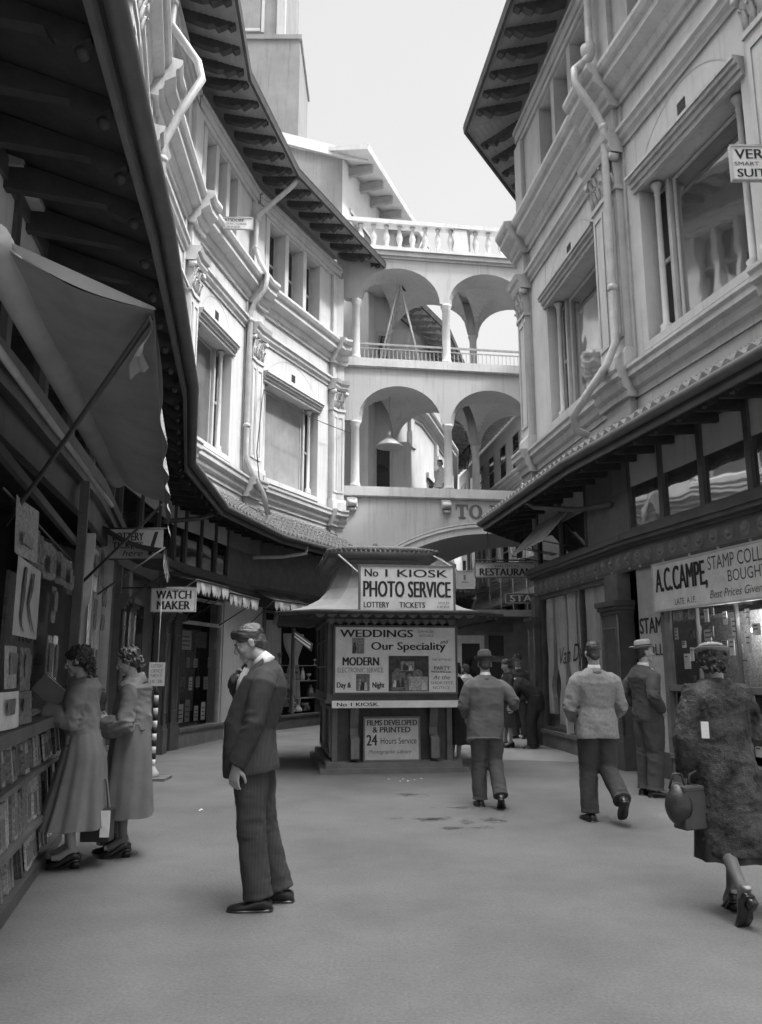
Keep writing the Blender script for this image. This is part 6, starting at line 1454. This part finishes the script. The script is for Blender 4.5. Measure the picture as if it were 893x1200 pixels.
# ---- the two women at the newsagent stall
def b6(r, J, s):
    body, P, Rm = base_body(r, J, s, .0065, female=True, heel=.05); face_bits(P, Rm, s, r)
    hair_curls(r, P, Rm, s*1.03, 'hair', 3, True)
    skirt(r, 'skirt', None, [(1.06*s,.135*s,.11*s,0,-.03*s),(.98*s,.16*s,.14*s,0,-.03*s),(.86*s,.19*s,.175*s,0,-.04*s),(.6*s,.225*s,.215*s,0,-.02*s),(.30*s,.28*s,.27*s,0,.0)], 'skirt_grey', 9, amp=.11, seed=1)
    b = MB(); body_loft(b, [tuple(v*s for v in q) for q in [(0,-.02,1.00,.145,.125),(0,-.015,1.05,.155,.13),(0,-.0,1.18,.16,.135),(0,-.0,1.30,.17,.13),(0,-.02,1.40,.175,.115),(0,-.02,1.47,.10,.085)]], 28, 2.3)
    for e in 'LR':
        S, E_, W = J['sh'+e], J['el'+e], J['wr'+e]; b.tube([J['nec'].lerp(S,.45)-Vector((0,0,.03*s)),S,S.lerp(E_,.5),E_,E_.lerp(W,.45),E_.lerp(W,.8)], [.05*s,.066*s,.07*s,.076*s,.078*s,.082*s], 18)
    organic('jacket', b, 'coat_pale', r, .009*s, 2, cloth(.016*s, [(*J['elL'],.09),(*J['elR'],.09)], 3))
    b = MB(); n = J['nec']; b.loft([ring(n+Vector((0,0,z*s)), (0,.3,1), q*s, (q+.004)*s, 26, 2) for z, q in ((-.05,.115),(-.01,.092),(.02,.078),(.02,.068))]); local('collar', b, 'coat_pale', r)
    for e in 'LR': b = MB(); shoe(b, J['an'+e]-Vector((0,0,.062)), J['yaw'+e], J['p'+e], s*.92, .06); local('shoe', b, 'shoe', r)
J6 = dict(anL=(-.08,-.03,.15), anR=(.08,.06,.15), knL=(-.08,.03,.5), knR=(.08,.06,.5), shL=(-.16,-.02,1.38), shR=(.16,-.02,1.38), elL=(-.20,.0,1.13), wrL=(-.15,.27,1.2), elR=(.2,.02,1.14), wrR=(.12,.28,1.22), hL=(.1,1,.1), hR=(-.2,1,.1), nL=(.3,0,-1), nR=(-.3,0,-1), hea=(0,.06,1.60), nec=(0,0,1.45), hp=-.3, hy=.1, cuL=.7, cuR=.7)
figure('woman with long dark wavy hair, pale jacket and flared grey skirt at the stall', (-2.36,6.5), R(90), 1.70, J6, b6)
def b7(r, J, s):
    body, P, Rm = base_body(r, J, s, .0065, female=True, heel=.05); face_bits(P, Rm, s, r)
    hair_curls(r, P, Rm, s*.98, 'hair_lit', 8)
    b = MB()
    for e in 'LR':
        k, n = J['kn'+e], J['an'+e]; b.tube([k,k.lerp(n,.33)+Vector((0,-.012*s,0)),k.lerp(n,.75),n,n-Vector((0,0,.02*s))], [.055*s,.0545*s,.038*s,.034*s,.036*s], 14); Rq = Matrix.Rotation(J['yaw'+e],3,'Z') @ Matrix.Rotation(J['p'+e],3,'X'); b.tube([n+Rq @ Vector(v)*s for v in ((0,-.045,-.01),(0,.02,-.02),(0,.09,-.062),(0,.14,-.072))], [.034*s,.036*s,.033*s,.02*s], 10)
    organic('stockings', b, 'stocking', r, .008*s, 2)
    skirt(r, 'coat_skirt', None, [(1.2*s,.165*s,.135*s,0,-.02*s),(1.0*s,.192*s,.162*s,0,-.02*s),(.75*s,.21*s,.19*s,0,-.02*s),(.32*s,.235*s,.225*s,0,-.01*s)], 'coat_grey', 7, amp=.10, seed=2)
    b = MB(); body_loft(b, [tuple(v*s for v in q) for q in [(0,-.02,1.02,.19,.16),(0,-.01,1.15,.18,.145),(0,-.01,1.30,.185,.14),(0,-.03,1.40,.195,.13),(0,-.03,1.46,.13,.10),(0,-.03,1.50,.09,.085)]], 28, 2.3)
    for e in 'LR':
        S, E_, W = J['sh'+e], J['el'+e], J['wr'+e]; b.tube([J['nec'].lerp(S,.45)-Vector((0,0,.03*s)),S,S.lerp(E_,.5),E_,E_.lerp(W,.45),E_.lerp(W,.85)], [.055*s,.075*s,.08*s,.092*s,.095*s,.085*s], 18)
    organic('coat', b, 'coat_grey', r, .009*s, 2, cloth(.017*s, [(*J['elL'],.1),(*J['elR'],.1)], 5))
    b = MB(); n = J['nec']; b.loft([ring(n+Vector((0,0,z*s)), (0,.35,1), q*s, (q+.004)*s, 26, 2) for z, q in ((-.07,.135),(-.01,.105),(.035,.085),(.03,.07))]); local('collar', b, 'coat_grey', r)
    for e in 'LR': b = MB(); shoe(b, J['an'+e]-Vector((0,0,.062)), J['yaw'+e], J['p'+e], s*.92, .06); local('shoe', b, 'shoe', r)
J7 = dict(anL=(-.08,-.02,.15), anR=(.08,.1,.15), knL=(-.08,.02,.5), knR=(.08,.06,.5), shL=(-.17,-.03,1.38), shR=(.17,-.03,1.38), elL=(-.24,-.03,1.08), wrL=(-.16,.2,1.06), elR=(.24,.0,1.08), wrR=(.12,.22,1.12), hL=(.3,1,.2), hR=(-.3,1,.2), nL=(.4,0,1), nR=(-.4,0,1), tL=-1, tR=1, hea=(0,.05,1.61), nec=(0,-.01,1.46), hp=-.35, hy=.1, cuL=.9, cuR=.9)
figure('woman with short curly hair in a long grey wool coat reading beside the stall', (-2.08,6.86), R(92), 1.69, J7, b7)
b = MB(); hb = empty('handbag', (-2.38,6.78,1.22), 'crumpled leather handbag tucked against the grey coat', 'handbag'); b.ell((0,0,0), (.12,.05,.10), n=16, m=10); b.box(-.1,.1,-.035,.035,-.08,.02); organic('bag_body', b, 'trouser_grey', hb, .01, 3, cloth(.012)); b = MB(); b.tube([(-.1,0,.085),(0,0,.1),(.1,0,.085)], .007, 6); local('clasp', b, 'metal', hb)
b = MB(); c = Vector((-2.57,6.40,1.30)); r_ = empty('book', c, 'thick book held up by the woman with long wavy hair', 'book'); r_.rotation_euler = (R(0), R(40), R(10)); b.box(-.11,.11,-.03,.03,-.07,.07); local('pages', b, 'paper', r_, False); b = MB(); b.box(-.12,.12,-.036,-.03,-.075,.075); b.box(-.12,.12,.03,.036,-.075,.075); local('cover', b, 'coat_grey', r_, False)
hb = empty('shopping_bag', (-2.16,6.5,.28), 'dark shopping bag with a white paper standing behind the grey skirt', 'bag'); b = MB(); b.box(-.13,.10,-.06,.06,-.10,.14); organic('bag_body', b, 'leather', hb, .012, 3); b = MB(); b.box(.03,.10,-.075,-.066,-.06,.13); local('paper_sheet', b, 'paper', hb, False); b = MB(); b.tube([(-.08,0,.13),(-.05,0,.35),(.03,0,.35),(.06,0,.13)], .006, 6); local('handle', b, 'leather', hb)

# ---- woman on the far side of the kiosk and the crowd beyond
def wsimple(coat, hairm='hair', white=False, hatm=None, long=.38):
    def f(r, J, s):
        body, P, Rm = base_body(r, J, s, .010, female=True, heel=.04); hair_curls(r, P, Rm, s, hairm, int(s*100))
        skirt(r, 'skirt', None, [(1.1*s,.14*s,.12*s,0,0),(.95*s,.185*s,.16*s,0,0),(long*s,.28*s,.25*s,0,0)], coat, 8, amp=.08, n=96)
        jacket(r, J, s, coat, [tuple(v*s for v in q) for q in [(0,0,.98,.17,.14),(0,0,1.1,.165,.135),(0,0,1.28,.185,.14),(0,-.02,1.4,.18,.12),(0,-.01,1.48,.09,.08)]], (.075,.065,.055,.05), .012)
        if white: 
            b = MB(); n = J['nec']; b.loft([ring(n+Vector((0,.0,z*s)), (0,.3,1), q*s, (q+.01)*s, 20, 2) for z, q in ((-.05,.12),(-.0,.1),(.02,.075))]); local('collar', b, 'shirt', r)
            for e in 'LR': b = MB(); shoe(b, J['an'+e]-Vector((0,0,.045)), J['yaw'+e], J['p'+e], s*.9, .045); local('shoe', b, 'shoe', r)
        if hatm: hat(r, P, Rm, s, hatm, 'dark_cloth', .12, .07)
    return f
JW = dict(anL=(-.07,-.02,.135), anR=(.07,.05,.135), elL=(-.22,.02,1.12), wrL=(-.14,.22,1.08), elR=(.22,.02,1.12), wrR=(.14,.22,1.08), hL=(0,1,0), hR=(0,1,0), shL=(-.16,-.02,1.38), shR=(.16,-.02,1.38), hea=(0,.02,1.61), nec=(0,-.01,1.46))
figure('woman in a dark flared coat standing at the far side of the kiosk', (1.17,12.95), R(110), 1.62, JW, wsimple('dark_cloth', long=.36))
figure('dark haired woman with a white collar turning left beyond the kiosk', (2.45,15.9), R(100), 1.70, dict(JW, hp=-.25), wsimple('dark_cloth', white=True, long=.4))
figure('woman in a pale blouse glimpsed between kiosk and far shop', (2.0,19.3), R(30), 1.62, JW, wsimple('paint_pale'))
JS = dict(pel=(0,-.12,.93), wai=(0,-.02,1.05), che=(0,.12,1.16), nec=(0,.30,1.26), hea=(0,.42,1.36), hp=-.6, shL=(-.18,.24,1.22), shR=(.18,.24,1.22), elL=(-.22,.32,.95), wrL=(-.12,.45,.85), elR=(.22,.32,.95), wrR=(.12,.45,.85), hipL=(-.09,-.1,.9), hipR=(.09,-.1,.9))
sst = [(0,-.1,.72,.20,.15),(0,-.11,.85,.20,.155),(0,-.06,1.0,.19,.15),(0,.06,1.13,.205,.145),(0,.2,1.22,.21,.13),(0,.27,1.26,.15,.10),(0,.3,1.28,.08,.07)]
figure('man in a dark suit stooping forward beside the corner column', (2.86,15.7), R(70), 1.74, JS, man_back('dark_cloth','dark_cloth',None,sst,vox=.012))
figure('man in a dark hat waiting behind the stooping man', (3.0,17.9), R(150), 1.76, {}, man_back('suit_black','suit_black',('felt','dark_cloth',.135,.1,0),spm,vox=.012))
figure('dark suited man walking in the distance between kiosk and far shop', (2.25,20.6), R(10), 1.74, {}, man_back('dark_cloth','dark_cloth',('felt','dark_cloth',.135,.1,0),spm,vox=.013))
q = BF.p(2.55,1.3,6.55); r_ = figure('man in a pale shirt leaning on the lower gallery of the footbridge', (q.x,q.y), R(120), 1.74, dict(hp=-.3), man_back('paint_pale','trouser_grey',None,spm,vox=.013)); r_.location.z = 6.3

# =================================================================== FAR SHOP HUT
hut = empty('shop_hut', (2.3,21.8,0), 'small timber shop hut with glazed door and flat roof beyond the kiosk', 'kiosk')
HFm = Fr((1.75,20.4),(3.2,20.55)); HS = Fr((1.2,22.0),(1.75,20.4))
m = MB(); m.hexa([(1.75,20.4,0),(3.9,20.65,0),(3.9,23.2,0),(1.3,22.4,0),(1.75,20.4,2.75),(3.9,20.65,2.75),(3.9,23.2,2.75),(1.3,22.4,2.75)]); m.build('wall', 'timber_mid', hut)
m = MB(); m.hexa([(1.3,19.9,2.75),(4.0,20.1,2.75),(4.0,23.4,2.75),(.9,22.6,2.75),(1.35,19.95,2.92),(4.0,20.15,2.92),(4.0,23.4,2.92),(.95,22.6,2.92)]); m.build('roof', 'timber_dark', hut)
m = MB(); m.fbox(HFm, .15, .85, 0, .04, 0, 2.3); d_ = m.build('door', 'pipe', hut)
m = MB(); m.fbox(HFm, .27, .73, .03, .05, 1.25, 2.1); m.build('pane', 'glass_dark', d_)
for z in (.5,1.15,1.8):
    m = MB(); m.fbox(HFm, .97, 1.35, 0, .03, z, z+.5); m.build('window', 'glass_dark', hut)
m = MB(); m.fbox(HFm, -.05, 1.6, .02, .06, 2.4, 2.62); f_ = m.build('name_board', 'timber_dark', hut)
t = MB(); lettering(t, HFm, 'PARADE AVE', .05, 1.5, 2.44, 2.58, .064, bold=.02); 
hk = empty('tiled_kiosk', (1.6,24,0), 'round roofed tiled kiosk seen past the photo kiosk roof', 'kiosk')
m = MB(); m.lathe([(1.0,0),(1.0,3.1)], (.9,22.9,0), 8); m.build('wall', 'timber_mid', hk)
m = MB(); m.lathe([(1.75,3.55),(1.8,3.6),(1.75,3.75),(.9,4.55),(.2,4.8)], (.9,22.9,0), 24); m.build('roof', 'timber_dark', hk)
m = MB()
for i in range(56):
    a = 2*math.pi*i/56; c_ = Vector((.9+1.78*math.cos(a), 22.9+1.78*math.sin(a), 3.55)); e_ = Vector((.9+1.2*math.cos(a), 22.9+1.2*math.sin(a), 4.25)); m.tube([c_-Vector((0,0,.05)), e_], .06, 6)
m.build('roof_tiles', 'tile', hk)

# =================================================================== CAMERA, LIGHT, SKY
cam = bpy.data.cameras.new('camera'); co = bpy.data.objects.new('camera', cam); COL.objects.link(co); scn.camera = co
co.location = (0,0,1.47); T_ = math.atan(184/940); co.rotation_euler = (R(90)+T_, 0, 0)
cam.sensor_fit = 'VERTICAL'; cam.sensor_height = 24; cam.lens = 940/1200*24; cam.clip_end = 500; cam.clip_start = .05
SUN_EL, SUN_AZ = R(56), (1.0, -.34)
d = Vector((SUN_AZ[0], SUN_AZ[1], 0)).normalized()*math.cos(SUN_EL)+Vector((0,0,math.sin(SUN_EL)))
sl = bpy.data.lights.new('sun', 'SUN'); sl.energy = 3.7; sl.angle = R(4); sl.color = (1,.995,.99); so = bpy.data.objects.new('sun', sl); COL.objects.link(so); so.rotation_euler = d.to_track_quat('Z','Y').to_euler(); so.location = (20,-5,40)
w = bpy.data.worlds.new('World'); scn.world = w; w.use_nodes = True; nt = w.node_tree; bg = nt.nodes['Background']
sk = nt.nodes.new('ShaderNodeTexSky'); sk.sky_type = 'NISHITA'; sk.sun_disc = False; sk.sun_elevation = SUN_EL; sk.sun_rotation = math.atan2(d.x, d.y); sk.air_density = 1.2; sk.dust_density = 4.0; sk.ozone_density = .5
bw = nt.nodes.new('ShaderNodeRGBToBW'); nt.links.new(sk.outputs[0], bw.inputs[0])
mx = nt.nodes.new('ShaderNodeMixRGB'); mx.inputs[0].default_value = .6; mx.inputs[2].default_value = (8.6,8.6,8.6,1)
nt.links.new(bw.outputs[0], mx.inputs[1])
# bright haze: the cloud deck is several times brighter overhead than low over the roofs
tc = nt.nodes.new('ShaderNodeTexCoord'); sp = nt.nodes.new('ShaderNodeSeparateXYZ'); nt.links.new(tc.outputs['Generated'], sp.inputs[0])
r1 = nt.nodes.new('ShaderNodeMapRange'); r1.interpolation_type = 'SMOOTHSTEP'; nt.links.new(sp.outputs['Z'], r1.inputs[0])
for k, v in enumerate((.70,.97,1.0,14.5)): r1.inputs[k+1].default_value = v
nz = nt.nodes.new('ShaderNodeTexNoise'); nz.inputs['Scale'].default_value = 1.6; nz.inputs['Detail'].default_value = 5; nt.links.new(tc.outputs['Generated'], nz.inputs['Vector'])
r2 = nt.nodes.new('ShaderNodeMapRange'); nt.links.new(nz.outputs[0], r2.inputs[0])
for k, v in enumerate((.3,.7,.93,1.06)): r2.inputs[k+1].default_value = v
m1 = nt.nodes.new('ShaderNodeMath'); m1.operation = 'MULTIPLY'; nt.links.new(r1.outputs[0], m1.inputs[0]); nt.links.new(r2.outputs[0], m1.inputs[1])
m2 = nt.nodes.new('ShaderNodeVectorMath'); m2.operation = 'SCALE'; nt.links.new(mx.outputs[0], m2.inputs[0]); nt.links.new(m1.outputs[0], m2.inputs['Scale'])
nt.links.new(m2.outputs[0], bg.inputs[0]); bg.inputs[1].default_value = .138
scn.view_settings.view_transform = 'Standard'; scn.view_settings.look = 'None'; scn.view_settings.exposure = 0; scn.view_settings.gamma = 1
scn.render.engine = 'CYCLES'
